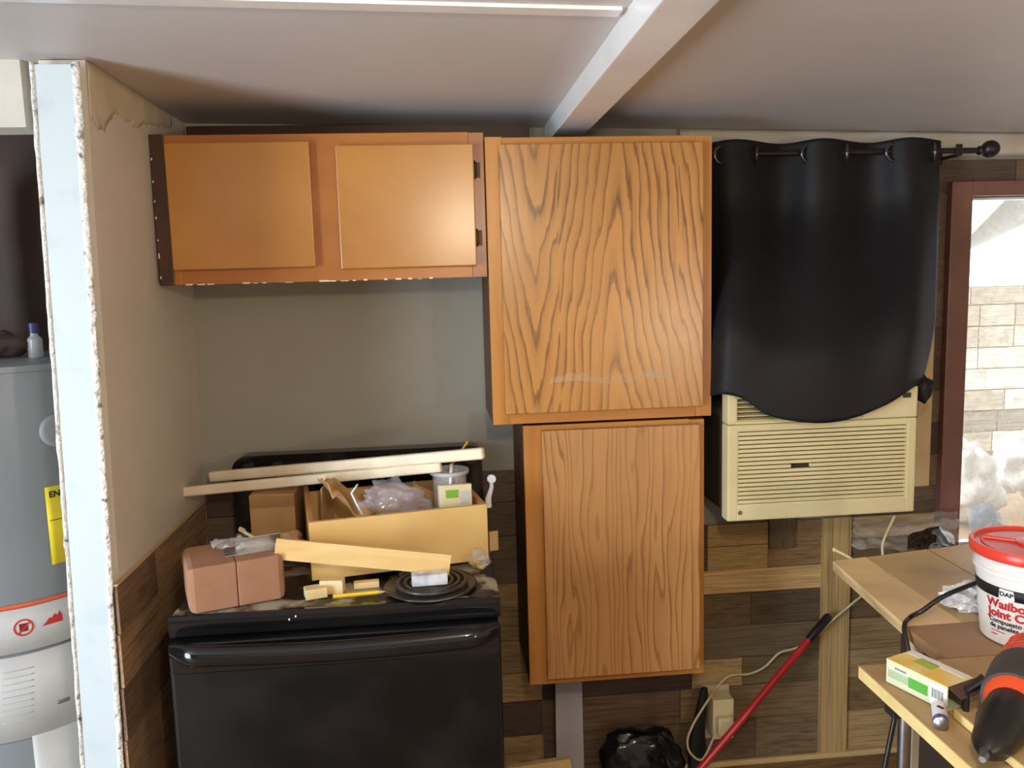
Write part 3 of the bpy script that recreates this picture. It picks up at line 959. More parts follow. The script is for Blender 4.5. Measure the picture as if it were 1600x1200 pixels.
b = B(); b.lathe([(.0475, .182), (.0535, .184), (.0535, .194), (.0475, .194), (.0475, .182)], cupc, 32)
make('rim', b, plain('clear_rim', rgb(226, 226, 226), .2, alpha=.6), cup, smooth='all')
b = B(); b.tube([cupc + Vector((-.004, -.05, .06)), cupc + Vector((.002, -.052, .17)), cupc + Vector((.006, -.03, .215))], .0045, 8)
tag(make('white_stick', b, plain('white_plastic', rgb(226, 234, 240), .3), smooth=True), 'thin white stick against the clear tub', 'stick')
sb_c = dp(.372, .062, .160)
sb = thing('seed_packet', 'small white carton with a green mark in front of the clear tub', 'carton', tuple(sb_c - Vector((0, 0, .03))))
b = B(); b.obox(sb_c, (.085, .025, .058), DR @ Euler((-.12, .03, 0)).to_matrix(), .001); make('carton_body', b, plain('pale_carton', rgb(226, 216, 176), .5), sb)
b = B(); b.obox(sb_c + DR @ Vector((-.010, -.0135, .008)), (.032, .0012, .020), DR @ Euler((-.12, .03, 0)).to_matrix()); make('green_mark', b, plain('green_ink', rgb(118, 178, 48), .5), sb)
b = B(); b.obox(sb_c + DR @ Vector((.026, -.0135, -.004)), (.028, .0012, .034), DR @ Euler((-.12, .03, 0)).to_matrix()); make('white_mark', b, M_LABEL, sb)
b = B(); b.obox(dp(.372, .066, .0715), (.07, .05, .117), DR, .002)
tag(make('wood_block', b, plain('tan_block', rgb(200, 158, 112), .6)), 'wooden block low inside the drawer under the small carton', 'wood block')
# cardboard box behind, left
b = B()
p0, p1 = at(391, 772, 2.26), at(468, 765, 2.26)
p1.x = -.435; b.box(p0.x, p1.x + .03, 2.24, 2.40, ST + .002, p0.z, .003)
cb = tag(make('cardboard_box', b, M_CARD), 'tan cardboard box standing behind the left side of the drawer', 'box')
b = B(); b.box(p0.x + .001, p1.x + .029, 2.2385, 2.24, p0.z - .035, p0.z - .002); make('shaded_flap', b, plain('shadow_card', rgb(168, 128, 84), .85), cb)  # flap in darker card, the shade on the box put into its colour
# two white sticks across everything
def stick(a, c, r, label, prof=False):
    a, c = Vector(a), Vector(c)
    b = B()
    d = c - a
    q = d.to_track_quat('X', 'Z').to_matrix()
    b.obox((a + c) / 2, (d.length, r * .8, r * 1.15), q, r * .28, 3)
    return tag(make('trim_stick', b, M_STICK), label, 'wood trim', 'white trim sticks across the clutter')
stick(at(329, 745, 2.40), at(756, 708, 2.06), .026, 'white wooden trim stick resting on the clear tub, upper of two')
stick(at(281, 769, 2.34), at(690, 729, 2.12), .024, 'white wooden trim stick touching the wing wall, lower of two')
b = B(); b.tube([at(731, 690, 2.13), at(715, 712, 2.15), at(700, 735, 2.2)], .003, 6)
tag(make('orange_straw', b, plain('orange_plastic', rgb(226, 160, 60), .4)), 'thin orange straw poking up behind the white sticks', 'straw')
# white plastic hook on the drawer's right side
b = B()
hp = [at(763, 792, 2.13), at(763, 778, 2.13), at(768, 762, 2.13), at(768, 752, 2.13)]
b.tube(hp, [.010, .008, .006, .005], 10)
b.lathe([(0, -.006), (.011, -.006), (.0125, 0), (.011, .006), (0, .006)], at(768, 748, 2.13), 16, axis=(0, 1, 0))
tag(make('plastic_hook', b, plain('white_plastic', rgb(226, 234, 240), .3), smooth=True), 'white plastic hook hanging on the right side of the drawer', 'hook')
# moulding in front
b = B()
a_, c_ = at(431, 856, 1.905), at(703, 881, 1.905)
d = c_ - a_; q = d.to_track_quat('X', 'Z').to_matrix()
prof = [(-.012, -.024), (.010, -.024), (.010, .018), (.002, .024), (-.006, .024), (-.012, .010)]
n_ = len(prof)
b.prism([a_ + q @ Vector((0, y, z)) for y, z in prof], d)
tag(make('wood_moulding', b, plain('light_moulding', rgb(232, 196, 136), .45, rgb(216, 176, 112), 16, stretch=(.2, 1, 1))), 'pale wood moulding leaning across the front of the drawer', 'wood trim')
# package on the burner, wood chips, pencil
pk = at(671, 905, 1.885)
pg = thing('blister_pack', 'small clear blister pack lying on the front burner coil', 'package', (pk.x, 1.885, ST + .019))
b = B(); b.obox((pk.x, 1.885, ST + .019 + .014), (.085, .05, .028), rz(.06), .005); make('blister', b, film('pack_film', (.85, .88, .95, 1), .55, .08), pg, smooth=True)
b = B(); b.obox((pk.x, 1.887, ST + .019 + .010), (.07, .035, .016), rz(.06), .003); make('insert', b, plain('blue_grey_insert', rgb(176, 184, 204), .5, rgb(90, 100, 130), 30), pg)
for (x, y, sx, sy, sz, a, lab_) in ((-.305, 1.885, .050, .035, .024, .3, 'cream wood offcut in front of the drawer, nearest the pavers'),
                                    (-.268, 1.905, .055, .03, .034, -.1, 'taller cream wood offcut standing behind the pencil stub'),
                                    (-.19, 1.925, .06, .02, .016, .1, 'small pinkish wood offcut behind the pencil tip')):
    b = B(); b.obox((x, y, ST + .0015 + sz / 2), (sx, sy, sz), rz(a) , .002)
    tag(make('wood_offcut', b, plain('cream_offcut', rgb(236, 214, 166), .6, rgb(222, 194, 140), 12)), lab_, 'wood offcut', 'offcuts on the stove')
pc = thing('pencil_stub', 'short yellow pencil on the dusty stove top by the burner', 'pencil', (-.2, 1.872, ST + .002))
pa, pb_ = Vector((-.263, 1.865, ST + .0068)), Vector((-.142, 1.876, ST + .0068))
b = B(); b.tube([pa, pa.lerp(pb_, .86)], .0048, 6); make('shaft', b, plain('yellow_lacquer', rgb(240, 200, 20), .35), pc)
b = B(); b.tube([pa.lerp(pb_, .86), pb_], [.0046, .001], 6); make('tip', b, plain('pencil_wood', rgb(224, 190, 150), .6), pc)
# bag of wire nuts right rear of the burner
wb_ = thing('wire_nut_bag', 'small clear bag of yellow wire nuts at the right edge of the stove top', 'plastic bag', (.085, 1.99, ST + .002))
b = B(); b.ball((.085, 1.99, ST + .032), .03, (.85, .8, .85), 3, .5, 2.8, 8.0); make('bag_film', b, film('clear_film', (.86, .9, .95, 1), .25), wb_, smooth='all')
for k in range(6):
    c = Vector((.080 + .013 * math.cos(k * 1.9), 1.985 + .013 * math.sin(k * 1.9), ST + .014 + .006 * (k % 3)))
    b = B(); b.lathe([(0, 0), (.005, 0), (.003, .013), (0, .014)], c, 8, axis=(math.cos(k), math.sin(k * 2), .5)); make('wire_nut', b, plain('yellow_plastic', rgb(226, 190, 40), .4), wb_, smooth=True)
b = B(); p = at(771, 845, 2.2)
b.obox(p, (.026, .008, .055), rz(.3) , .001)
b.box(p.x - .012, p.x + .010, 2.195, 2.205, ST + .001, p.z - .02)
tag(make('cardboard_tab', b, plain('light_cardboard', rgb(210, 176, 124), .85)), 'upright cardboard tab right of the drawer against the planks', 'cardboard')

# ================================================================== RIGHT: ROD, CURTAIN, AIR CONDITIONER
RY, RZ_ = 2.405, 1.992
rod = thing('curtain_rod', 'dark metal curtain rod with ball finial above the air conditioner', 'curtain rod', (1.25, RY, RZ_))
M_ROD = plain('dark_bronze', rgb(46, 38, 36), .35, rgb(38, 32, 32), 10, metal=.4)
b = B(); b.tube([(.79, RY, RZ_), (1.675, RY, RZ_)], .0085, 12); make('tube', b, M_ROD, rod, smooth=True)
b = B(); b.ball((1.695, RY, RZ_ + .004), .026, (1.05, 1, 1), 3); b.lathe([(.011, 0), (.014, .004), (.011, .02)], (1.655, RY, RZ_), 12, axis=(1, 0, 0)); make('finial', b, M_ROD, rod, smooth=True)
b = B(); b.box(1.583, 1.593, RY - .004, 2.508, RZ_ - .018, RZ_ - .009); b.box(1.578, 1.598, RY - .012, RY - .0095, RZ_ - .016, RZ_ + .018); b.box(1.572, 1.604, 2.500, 2.508, RZ_ - .03, RZ_ + .03); make('bracket', b, M_ROD, rod)
cu = thing('curtain', 'black grommet curtain gathered over the air conditioner', 'curtain', (1.15, 2.35, 1.2))
TOPX = [1100, 1160, 1220, 1290, 1355, 1423, 1468]
def lerp_list(pts, t):
    n = len(pts)
    def slope(i):
        a, c = pts[max(i - 1, 0)], pts[min(i + 1, n - 1)]
        return (c[1] - a[1]) / (c[0] - a[0])
    for i in range(n - 1):
        (t0, v0), (t1, v1) = pts[i], pts[i + 1]
        if t <= t1:
            h = t1 - t0; k = (t - t0) / h
            return (2*k**3-3*k**2+1)*v0 + (k**3-2*k**2+k)*h*slope(i) + (-2*k**3+3*k**2)*v1 + (k**3-k**2)*h*slope(i+1)
    return pts[-1][1]
BX = [(0, 1098), (.10, 1128), (.22, 1172), (.34, 1212), (.5, 1278), (.66, 1342), (.8, 1392), (.93, 1428), (1, 1441)]
BY = [(0, 622), (.10, 616), (.18, 622), (.30, 648), (.48, 661), (.62, 655), (.78, 632), (.92, 606), (1, 596)]
BYY = [(0, 2.24), (.12, 2.145), (.5, 2.115), (.86, 2.135), (1, 2.20)]
def curtain(u, v):
    tx = 1100 + (1470 - 1100) * u
    ty = 222 - 4 * math.cos((tx - 1151) / 137 * 2 * PI) - 4 * u
    w = min(1.0, max(0.0, (v - .2) / .62)); w = w * w * (3 - 2 * w)
    bx, by, bY = lerp_list(BX, u), lerp_list(BY, u), lerp_list(BYY, u)
    # right edge stays nearly plumb before it is tucked in
    k = max(0.0, (v - .72) / .28)
    px = tx + (bx - tx) * (k ** 1.5 * .62 + .38 * v)
    py = ty + (by - ty) * v
    amp = .030 * (1 - v) ** .5 + .012 * math.sin(v * PI)
    fold = -amp * math.cos((tx - 1151) / 137 * 2 * PI)
    fold += .010 * v * math.sin(u * 23 + v * 4) * math.sin(v * PI) + .006 * noise.noise(Vector((u * 6, v * 5, 1)))
    Y = RY + (bY - RY) * w + fold * (1 - .55 * w) - .016 * w
    return at(px, py, Y)
b = B(); b.grid(curtain, 110, 70); make('cloth', b, M_CURT, cu, smooth='all', solid=.0025)
b = B(); b.ball(at(1440, 606, 2.19), .034, (.75, .9, 1.15), 3, .35, 2.2, 5.0); make('tucked_end', b, M_CURT, cu, smooth='all')
for gx, face in ((1123, 1), (1180, 0), (1258, 1), (1320, 0), (1389, 1), (1456, 0)):
    p = at(gx, 241, RY)
    b = B()
    ax_ = Vector((.30 if face else .95, -.95 if face else -.3, 0)).normalized()
    side = ax_.cross(Vector((0, 0, 1)))
    R0, r0 = .024, .0045
    c = Vector((p.x, RY, RZ_ - .004)) + (ax_ * .012 if face else Vector((0, -.004, 0)))
    path = [c + side * R0 * math.cos(t * 2 * PI / 24) + Vector((0, 0, 1)) * R0 * math.sin(t * 2 * PI / 24) for t in range(25)]
    b.tube(path, r0, 8, cap=False); bmesh.ops.remove_doubles(b.bm, verts=list(b.bm.verts), dist=1e-5)
    make('grommet', b, plain('pewter', rgb(120, 112, 112), .25, rgb(100, 94, 96), 8, metal=.9), cu, smooth='all')
# air conditioner
AF = 2.15
ax0, ax1, az0, az1 = .787, 1.334, .957, 1.318
ac = thing('air_conditioner', 'cream window air conditioner under the black curtain', 'air conditioner', ((ax0 + ax1) / 2, 2.35, az0))
b = B(); b.box(ax0 + .012, ax1 - .012, AF + .03, 2.75, az0 + .008, az1 - .008, .01); make('case', b, plain('dull_brown_case', rgb(84, 76, 62), .6), ac)
b = B()
# front bezel as a frame around the grille opening
gx0, gx1, gz0, gz1 = ax0 + .032, ax1 - .030, az0 + .048, az0 + .252
fz = az0 + .272
b.box(ax0, gx0, AF, AF + .05, az0, fz, .006); b.box(gx1, ax1, AF, AF + .05, az0, fz, .006)
b.box(gx0 - .008, gx1 + .008, AF, AF + .05, az0, gz0, .006); b.box(gx0 - .008, gx1 + .008, AF, AF + .05, gz1, fz, .006)
make('front_bezel', b, M_CREAM, ac)
b = B(); b.box(gx0 - .004, gx1 + .004, AF + .012, AF + .03, gz0 - .004, gz1 + .004); make('filter', b, M_SLOT, ac)
ns = 17
for k in range(ns):
    zz = gz0 + (gz1 - gz0) * (k + .5) / ns
    h = (gz1 - gz0) / ns - .0030
    b = B()
    if k == 8:
        b.box(gx0, gx0 + .150, AF + .001, AF + .010, zz - h / 2, zz + h / 2, .001); b.box(gx0 + .205, gx1, AF + .001, AF + .010, zz - h / 2, zz + h / 2, .001)
    else:
        b.box(gx0 - .001, gx1 + .001, AF + .001, AF + .010, zz - h / 2, zz + h / 2, .001)
    make('slat', b, M_CREAM, ac)
b = B(); b.box(ax0, ax0 + .028, AF, AF + .05, fz + .001, az1, .006); b.box(ax1 - .16, ax1, AF, AF + .05, fz + .001, az1, .006)
b.box(ax0 + .02, ax1 - .15, AF, AF + .05, az1 - .018, az1, .006); b.box(ax0 + .02, ax1 - .15, AF, AF + .05, fz + .001, fz + .010, .003)
make('top_bezel', b, M_CREAM, ac)
b = B(); b.box(ax0 + .02, ax1 - .15, AF + .03, AF + .045, fz + .005, az1 - .012); make('vent_back', b, plain('vent_dark', rgb(24, 20, 18), .8), ac)
for k in range(5):
    zz = fz + .013 + k * .0125
    b = B(); b.obox(((ax0 + .028 + ax1 - .16) / 2, AF + .012, zz), (ax1 - .16 - ax0 - .028, .016, .0032), Matrix.Rotation(.3, 3, 'X'), .0008); make('louver', b, M_CREAM, ac)
b = B(); b.box(ax1 - .045, ax1 - .022, AF - .002, AF + .004, az1 - .032, az1 - .018, .001); make('display', b, plain('dark_display', rgb(52, 48, 44), .3), ac)
b = B(); b.lathe([(0, 0), (.0065, 0), (.006, .002), (0, .0025)], (ax0 + .036, AF + .0005, az0 + .024), 18, axis=(0, -1, 0)); bad = make('badge', b, plain('grey_badge', rgb(110, 100, 84), .4), ac, smooth=True)
# window around the air conditioner: side panels and casing
win2 = bpy.data.objects.new('window_2', None); COL.objects.link(win2)
win2.location = (1.07, YW, AZ0); win2['_org'] = (1.07, YW, AZ0); win2['kind'] = 'structure'; win2['label'] = 'window behind the black curtain that holds the air conditioner'
for (x0, x1, z0, z1) in ((.765, .80, .93, 1.96), (1.55, 1.60, .93, 1.96), (.80, 1.55, 1.93, 1.96)):
    b = B(); b.box(x0, x1, YW - .02, YW + .03, z0, z1, .003); make('casing', b, plain('raw_casing', rgb(206, 178, 136), .55, rgb(184, 154, 112), 10, stretch=(1, 1, .2)), win2)
b = B(); b.box(1.338, 1.55, YW - .014, YW + .01, .957, 1.32, .002); make('side_panel', b, plain('tan_side_panel', rgb(168, 148, 112), .6, rgb(150, 130, 96), 8), win2)
b = B(); b.box(.80, 1.55, YW + .05, YW + .06, 1.32, 1.93); make('pane', b, plain('painted_over_glass', rgb(60, 58, 56), .3), win2)
b = B(); b.box(1.500, 1.507, YW - .020, YW - .014, 1.06, 1.12); make('latch', b, M_SLOT, win2)
# clear plastic sheet crumpled below the air conditioner, right
b = B()
def sheet(u, v):
    p = at(1330 + 165 * u, 806 + 46 * v + 8 * math.sin(u * 5), 2.46 - .16 * v - .05 * u * v)
    return p + Vector((0, -.03 * abs(noise.noise(Vector((u * 5, v * 4, 2)))), .018 * noise.noise(Vector((u * 7, v * 5, 8)))))
b.grid(sheet, 36, 16)
tag(make('plastic_sheet', b, film('shiny_film', (.75, .72, .66, 1), .20, .08), smooth='all', solid=.0006), 'wrinkled clear plastic sheet below the right of the air conditioner', 'plastic sheet')
b = B()
def dsh(u, v):
    p = at(1418 + 74 * u, 838 + 20 * v * (1 - .3 * u), 2.28 - .10 * v)
    return p + Vector((0, -.02 * math.sin(u * PI), .035 * math.sin(u * PI) * (1 - v) + .006 * noise.noise(Vector((u * 6, v * 5, 0)))))
b.grid(dsh, 24, 10)
tag(make('black_bag', b, plain('black_bag_film', rgb(22, 20, 20), .18, rgb(34, 31, 30), 6), smooth='all', solid=.001), 'shiny black bag behind the far edge of the wood counter', 'bag')

# cords, outlet
def smooth_path(pts, n=10):
    pts = [Vector(p) for p in pts]
    out = []
    for i in range(len(pts) - 1):
        p0 = pts[max(i - 1, 0)]; p1 = pts[i]; p2 = pts[i + 1]; p3 = pts[min(i + 2, len(pts) - 1)]
        for k in range(n):
            t = k / n
            out.append(.5 * ((2 * p1) + (-p0 + p2) * t + (2 * p0 - 5 * p1 + 4 * p2 - p3) * t * t + (-p0 + 3 * p1 - 3 * p2 + p3) * t ** 3))
    out.append(pts[-1])
    return out
M_CORD = plain('cream_cord', rgb(222, 206, 160), .5)
b = B()
cp_ = [at(1398, 806, 2.24), at(1386, 832, 2.22), at(1379, 852, 2.21), at(1377, 885, 2.22), at(1352, 925, 2.36), at(1333, 942, 2.46), at(1302, 968, 2.478), at(1272, 996, 2.485),
       at(1245, 1012, 2.485), at(1218, 1020, 2.485), at(1195, 1042, 2.485), at(1170, 1053, 2.485), at(1140, 1056, 2.48), at(1118, 1076, 2.475), at(1107, 1093, 2.42), at(1084, 1130, 2.395), at(1074, 1158, 2.39), at(1080, 1178, 2.39), at(1098, 1186, 2.39), at(1116, 1150, 2.402)]
b.tube(smooth_path(cp_, 8), .0038, 8)
tag(make('power_cord', b, M_CORD, smooth='all'), 'cream power cord running from the air conditioner to the wall outlet', 'cord')
ou = thing('outlet_adapter', 'cream plug adapter box on the plank wall behind the red pole', 'outlet', (.88, 2.48, .1))
b = B(); b.box(.845, .915, 2.43, 2.508, .140, .275, .004); make('housing', b, M_CREAM, ou)
b = B(); b.box(.855, .905, 2.405, 2.43, .165, .225, .006); make('plug', b, M_CREAM, ou)
b = B(); b.box(.835, .925, 2.500, 2.509, .105, .290, .003); make('cover_plate', b, plain('ivory_plate', rgb(206, 194, 160), .4), ou)
# short cord end lying at the counter's back corner
b = B(); b.tube(smooth_path([at(1304, 859, 1.99), at(1318, 866, 1.96), at(1332, 874, 1.94)], 6), .0035, 8)
b.ball(at(1304, 859, 1.99), .006, (1, 1, 1), 2)
tag(make('cord_end', b, M_CORD, smooth='all'), 'short cream cord end at the far left corner of the counter', 'cord')

# red pole with black grip leaning on the wall
pt, pbm = at(1296, 961, 2.478), None
pl = thing('red_pole', 'red metal pole with black grip leaning against the plank wall', 'pole', (.60, 2.20, .0))
P0 = at(1095, 1200, 2.33); dirp = (P0 - pt).normalized()
Pend = P0 + dirp * ((P0.z - .012) / -dirp.z)
grip = pt + dirp * .105
b = B(); b.tube([grip, Pend], .0115, 12); make('shaft', b, plain('red_enamel', rgb(192, 46, 50), .25, rgb(174, 40, 44), 8), pl, smooth=True)
b = B(); b.tube([pt, pt + dirp * .008, grip, grip + dirp * .006], [.008, .0135, .0135, .012], 12); make('grip', b, M_BLKPL, pl, smooth=True)
# black bag on the floor and grey board, offcut under the oak cabinet
b = B(); b.ball((.60, 2.42, .09), .12, (1.1, .5, .95), 4, .24, 1.6, 3.0)
for v in b.bm.verts:
    v.co.z = max(v.co.z, .002)
tag(make('trash_bag', b, plain('glossy_black_film', rgb(14, 14, 18), .16, rgb(26, 26, 34), 7), smooth='all'), 'slumped black trash bag on the floor left of the outlet', 'bag')
b = B(); b.tube(smooth_path([(.80, 2.44, .05), (.80, 2.455, .14), (.815, 2.46, .22), (.83, 2.47, .30)], 6), [.05 - .0019 * k for k in range(19)], 10, squash=.6)
tag(make('dust_brush', b, plain('black_brush', rgb(20, 19, 20), .7), smooth='all'), 'dark brush head leaning on the wall beside the outlet adapter', 'brush')
b = B(); b.hexa([(.325, 2.40, 0), (.415, 2.40, 0), (.415, 2.42, 0), (.325, 2.42, 0), (.335, 2.44, .489), (.418, 2.44, .489), (.418, 2.46, .489), (.335, 2.46, .489)], .001)
tag(make('painted_board', b, plain('grey_lilac_paint', rgb(176, 172, 178), .5, rgb(160, 156, 162), 6)), 'grey painted board standing under the smaller oak cabinet', 'board')
b = B(); a_, c_ = at(795, 1199, 2.32), at(893, 1184, 2.28); d = c_ - a_; q = d.to_track_quat('X', 'Z').to_matrix()
b.obox((a_ + c_) / 2 - Vector((0, 0, .02)), (d.length, .02, .045), q, .001)
b.box(a_.x + .02, a_.x + .04, a_.y - .01, a_.y + .01, 0, a_.z - .03); b.box(c_.x - .04, c_.x - .02, c_.y - .01, c_.y + .01, 0, c_.z - .03)
tag(make('wood_trestle', b, M_PINE), 'low pine rail standing on the floor right of the stove', 'wood rail')

# ================================================================== RIGHT FOREGROUND: COUNTER AND BENCH
CZ = .92
ct = thing('wood_counter', 'plank-topped wood counter beneath the bright window', 'counter', (1.4, 1.7, 0))
M_CT = plank_mat('counter_plank', .45)
def counter_board(pts, z0, z1, tint, parent=ct):
    b = B(); b.prism([(x, y, z0) for x, y in pts], (0, 0, z1 - z0))
    o = make('top_board', b, M_CT, parent); o.color = (*tint[:3], 1); return o
def bx_(y):
    return 0.93 + (y - 1.514) * .10
by = lambda x: 1.90 + (x - .966) * .166
xs = [None, 1.055, 1.24, 1.43, 1.62, 1.82]
tc = [rgb(225, 195, 148), rgb(196, 166, 121), rgb(202, 172, 128), rgb(191, 161, 118), rgb(202, 172, 128)]
counter_board([(bx_(1.517), 1.517), (1.05, 1.517), (1.062, by(1.06)), (bx_(1.9), by(.966))], CZ - .024, CZ, tc[0])
for i in range(1, 5):
    counter_board([(xs[i] - .004, 1.517), (xs[i + 1] - .006, 1.517), (xs[i + 1] + .004, by(xs[i + 1])), (xs[i] + .009, by(xs[i]))], CZ - .024, CZ - .0005, tc[i])
counter_board([(.925, 1.372), (1.82, 1.372), (1.82, 1.514), (.928, 1.514)], CZ - .024, CZ - .001, rgb(156, 122, 86))
b = B(); b.box(1.13, 1.80, 1.45, 1.86, .0, CZ - .025); make('base', b, plain('dark_base', rgb(66, 50, 40), .7), ct)
b = B(); b.box(.932, .946, 1.48, 1.51, 0, CZ - .024); make('leg', b, plain('pale_leg', rgb(190, 172, 140), .6), ct)
b = B()
for (u0, u1, v) in ((1378, 1396, 890), (1396, 1412, 905), (1430, 1455, 938)):
    a_, c_ = az(u0, v, CZ + .0004), az(u1, v + (u1 - u0) * .8, CZ + .0004)
    b.tube([a_, c_], .0022, 6, squash=.4)
make('paint_scuff', b, plain('pale_scuff', rgb(220, 200, 158), .7), ct)
# bench of loose lumber on a metal frame
bn = thing('work_bench', 'makeshift metal bench frame carrying loose lumber in the foreground', 'bench', (1.0, 1.1, 0))
b = B(); b.tube([(.79, 1.28, 0), (.79, 1.28, CZ - .05)], .011, 10); make('leg', b, M_METAL, bn, smooth=True)
for (x, y) in ((1.55, 1.28), (.79, .62), (1.55, .62)):
    b = B(); b.tube([(x, y, 0), (x, y, CZ - .05)], .011, 10); make('leg', b, M_METAL, bn, smooth=True)
for y in (1.28, .62):
    b = B(); b.box(.76, 1.58, y - .015, y + .015, CZ - .05, CZ - .026, .002); make('frame_rail', b, plain('dark_rail', rgb(44, 38, 36), .5), bn)
M_LUM = plain('lumber_top', rgb(192, 164, 118), .6, rgb(158, 128, 88), 10, stretch=(2, .25, 1), lo=.3, hi=.75)
def lumber(x0, x1, y0, y1, z0, z1, label):
    b = B(); b.box(x0, x1, y0, y1, z0, z1, .0015)
    o = tag(make('lumber_board', b, M_LUM), label, 'board', 'loose boards on the bench')
    b = B(); b.box(x0 - .0008, x0 + .0004, y0 + .002, y1 - .002, z0 + .001, z1 - .001); make('sawn_edge', b, plain('fresh_sawn', rgb(240, 216, 152), .6, rgb(226, 196, 128), 12), o)
    return o
lumber(.750, .812, .55, 1.366, CZ - .024, CZ, 'left lumber board of the bench, under the battery')
lumber(.815, .90, .55, 1.366, CZ - .022, CZ + .001, 'middle lumber board of the bench, under the carton')
lumber(.903, 1.10, .55, 1.366, CZ - .022, CZ + .001, 'wide lumber board of the bench, under the drill')
lumber(1.104, 1.55, .55, 1.366, CZ - .022, CZ, 'right lumber board of the bench, at the frame edge')
lumber(.806, .842, .75, 1.172, CZ + .0015, CZ + .017, 'thin pine strip lying on the bench beside the battery')
# pail of joint compound
BC = Vector((1.136, 1.435, CZ + .0015)); 
pail = thing('compound_pail', 'white pail with red lid and printed label on the counter', 'bucket', tuple(BC))
M_PAIL = plain('white_pail', rgb(240, 236, 232), .3, rgb(232, 228, 224), 6)
M_LID = plain('red_lid', rgb(232, 72, 54), .3, rgb(222, 62, 48), 6)
def pr_(h):
    return .084 + (.101 - .084) * h / .185
b = B(); b.lathe([(0, .002), (.080, .002), (.084, 0), (.0845, .006), (pr_(.145), .145), (pr_(.145) + .004, .147), (pr_(.15) + .004, .156), (pr_(.158), .158), (pr_(.19), .19), (0, .19)], BC, 56); make('tub', b, M_PAIL, pail, smooth=True)
b = B(); b.lathe([(.1015, .181), (.1085, .181), (.110, .186), (.110, .199), (.1075, .203), (.101, .203), (.097, .197), (.090, .196), (.088, .198), (.060, .199), (0, .199)], BC, 56); lid = make('lid', b, M_LID, pail, smooth=True)
b = B()
for k in range(3):
    a = math.radians(20 + 120 * k)
    b.tube([BC + Vector((.03 * math.cos(a), .03 * math.sin(a), .200)), BC + Vector((.085 * math.cos(a), .085 * math.sin(a), .200))], .004, 8)
b.lathe([(0, .199), (.03, .199), (.03, .203), (.026, .204), (0, .204)], BC, 30); make('lid_rib', b, M_LID, lid, smooth=True)
def pang(px, py):
    d = ray(px, py); o = Vector((0, 0, EYE)); r = .095
    a = d.x ** 2 + d.y ** 2; bb = 2 * (d.x * (o.x - BC.x) + d.y * (o.y - BC.y)); c = (o.x - BC.x) ** 2 + (o.y - BC.y) ** 2 - r * r
    disc = bb * bb - 4 * a * c
    t = (-bb - math.sqrt(max(disc, 0))) / (2 * a); p = o + d * t
    return math.atan2(p.y - BC.y, p.x - BC.x), p.z - BC.z
def on_pail(a0, h0, lift=.0006):
    return lambda x, y, d: Vector((BC.x + (pr_(h0 + y) + lift + d) * math.cos(a0 + x / .092), BC.y + (pr_(h0 + y) + lift + d) * math.sin(a0 + x / .092), BC.z + h0 + y))
b = B(); b.grid(lambda u, v: on_pail(-1.3 * PI, .101)(.092 * 1.95 * PI * u, .023 * v, 0), 60, 2); make('black_band', b, plain('black_ink', rgb(24, 24, 26), .6), pail, smooth='all', solid=.0006)
aD, hD = pang(1573, 922)
b = B(); f_ = on_pail(aD, .0985, .0016)
b._add([f_(x, y, 0) for x, y in ((-.014, .004), (-.012, .024), (.012, .024), (.014, .004), (.004, .002), (.004, -.005), (-.004, -.005), (-.004, .002))], [tuple(range(8))])
make('logo_shield', b, plain('white_ink', rgb(240, 240, 240), .5), pail, solid=.0006)
text_bm('DAP', .0125, on_pail(aD, .1085, .0024), pail, 'lettering', M_INK, .0002, 'CENTER', .0004)
aW = pang(1541, 945)[0]
text_bm('Wallboard', .0245, on_pail(aW, .0795, .0010), pail, 'lettering', M_REDINK, .0002, bold=.0009)
text_bm('Joint Compound', .0245, on_pail(aW + .02, .0585, .0010), pail, 'lettering', M_REDINK, .0002, bold=.0009)
text_bm('Compuesto para uniones', .0135, on_pail(aW + .03, .0455, .0010), pail, 'lettering', M_INK, .0002, bold=.0003)
text_bm('de paneles de pared', .0135, on_pail(aW + .05, .0335, .0010), pail, 'lettering', M_INK, .0002, bold=.0003)
b = B(); b.grid(lambda u, v: on_pail(aW + .08, .026)(.03 * u, .0014 * v, .0008), 6, 1); b.grid(lambda u, v: on_pail(aW + .08, .018)(.014 * u, .002 * v, .0008), 4, 1)
make('small_print', b, M_REDINK, pail, solid=.0003)
pail.scale = (1, 1, .93)
# crumpled foil
b = B(); b.ball((1.115, 1.575, CZ + .026), .046, (1.35, .8, .62), 4, .5, 3.4, 2.5)
for v in b.bm.verts:
    v.co += Vector((1, 1, 1)) * .004 * noise.noise(v.co * 70)
    v.co.z = max(v.co.z, CZ)
tag(make('foil_ball', b, plain('aluminium_foil', rgb(244, 244, 246), .3, rgb(225, 225, 230), 10, metal=.25)), 'crumpled silver foil on the counter behind the pail', 'foil')
# carton with the open end
cn = thing('bulb_carton', 'small yellow and green carton with an open end on the bench', 'carton', (.82, 1.26, CZ + .0015))
K0 = Vector((.765, 1.300, CZ + .0018)); ux = Vector((.040, -.108, 0)); ux_n = ux.normalized(); uy_n = Vector((-ux_n.y, ux_n.x, 0)); L_c, W_c, H_c = .118, .064, .042
def kp(x, y, z):
    return K0 + ux_n * x + uy_n * y + Vector((0, 0, z))
def kbox(x0, x1, y0, y1, z0, z1):
    b = B(); b.hexa([kp(x0, y0, z0), kp(x1, y0, z0), kp(x1, y1, z0), kp(x0, y1, z0), kp(x0, y0, z1), kp(x1, y0, z1), kp(x1, y1, z1), kp(x0, y1, z1)]); return b
M_CARTW = plain('carton_print', rgb(226, 222, 196), .45, rgb(196, 208, 170), 9, lo=.35, hi=.7)
M_CARTT = plain('carton_top_print', rgb(240, 196, 88), .45, rgb(240, 226, 170), 14, lo=.4, hi=.6)
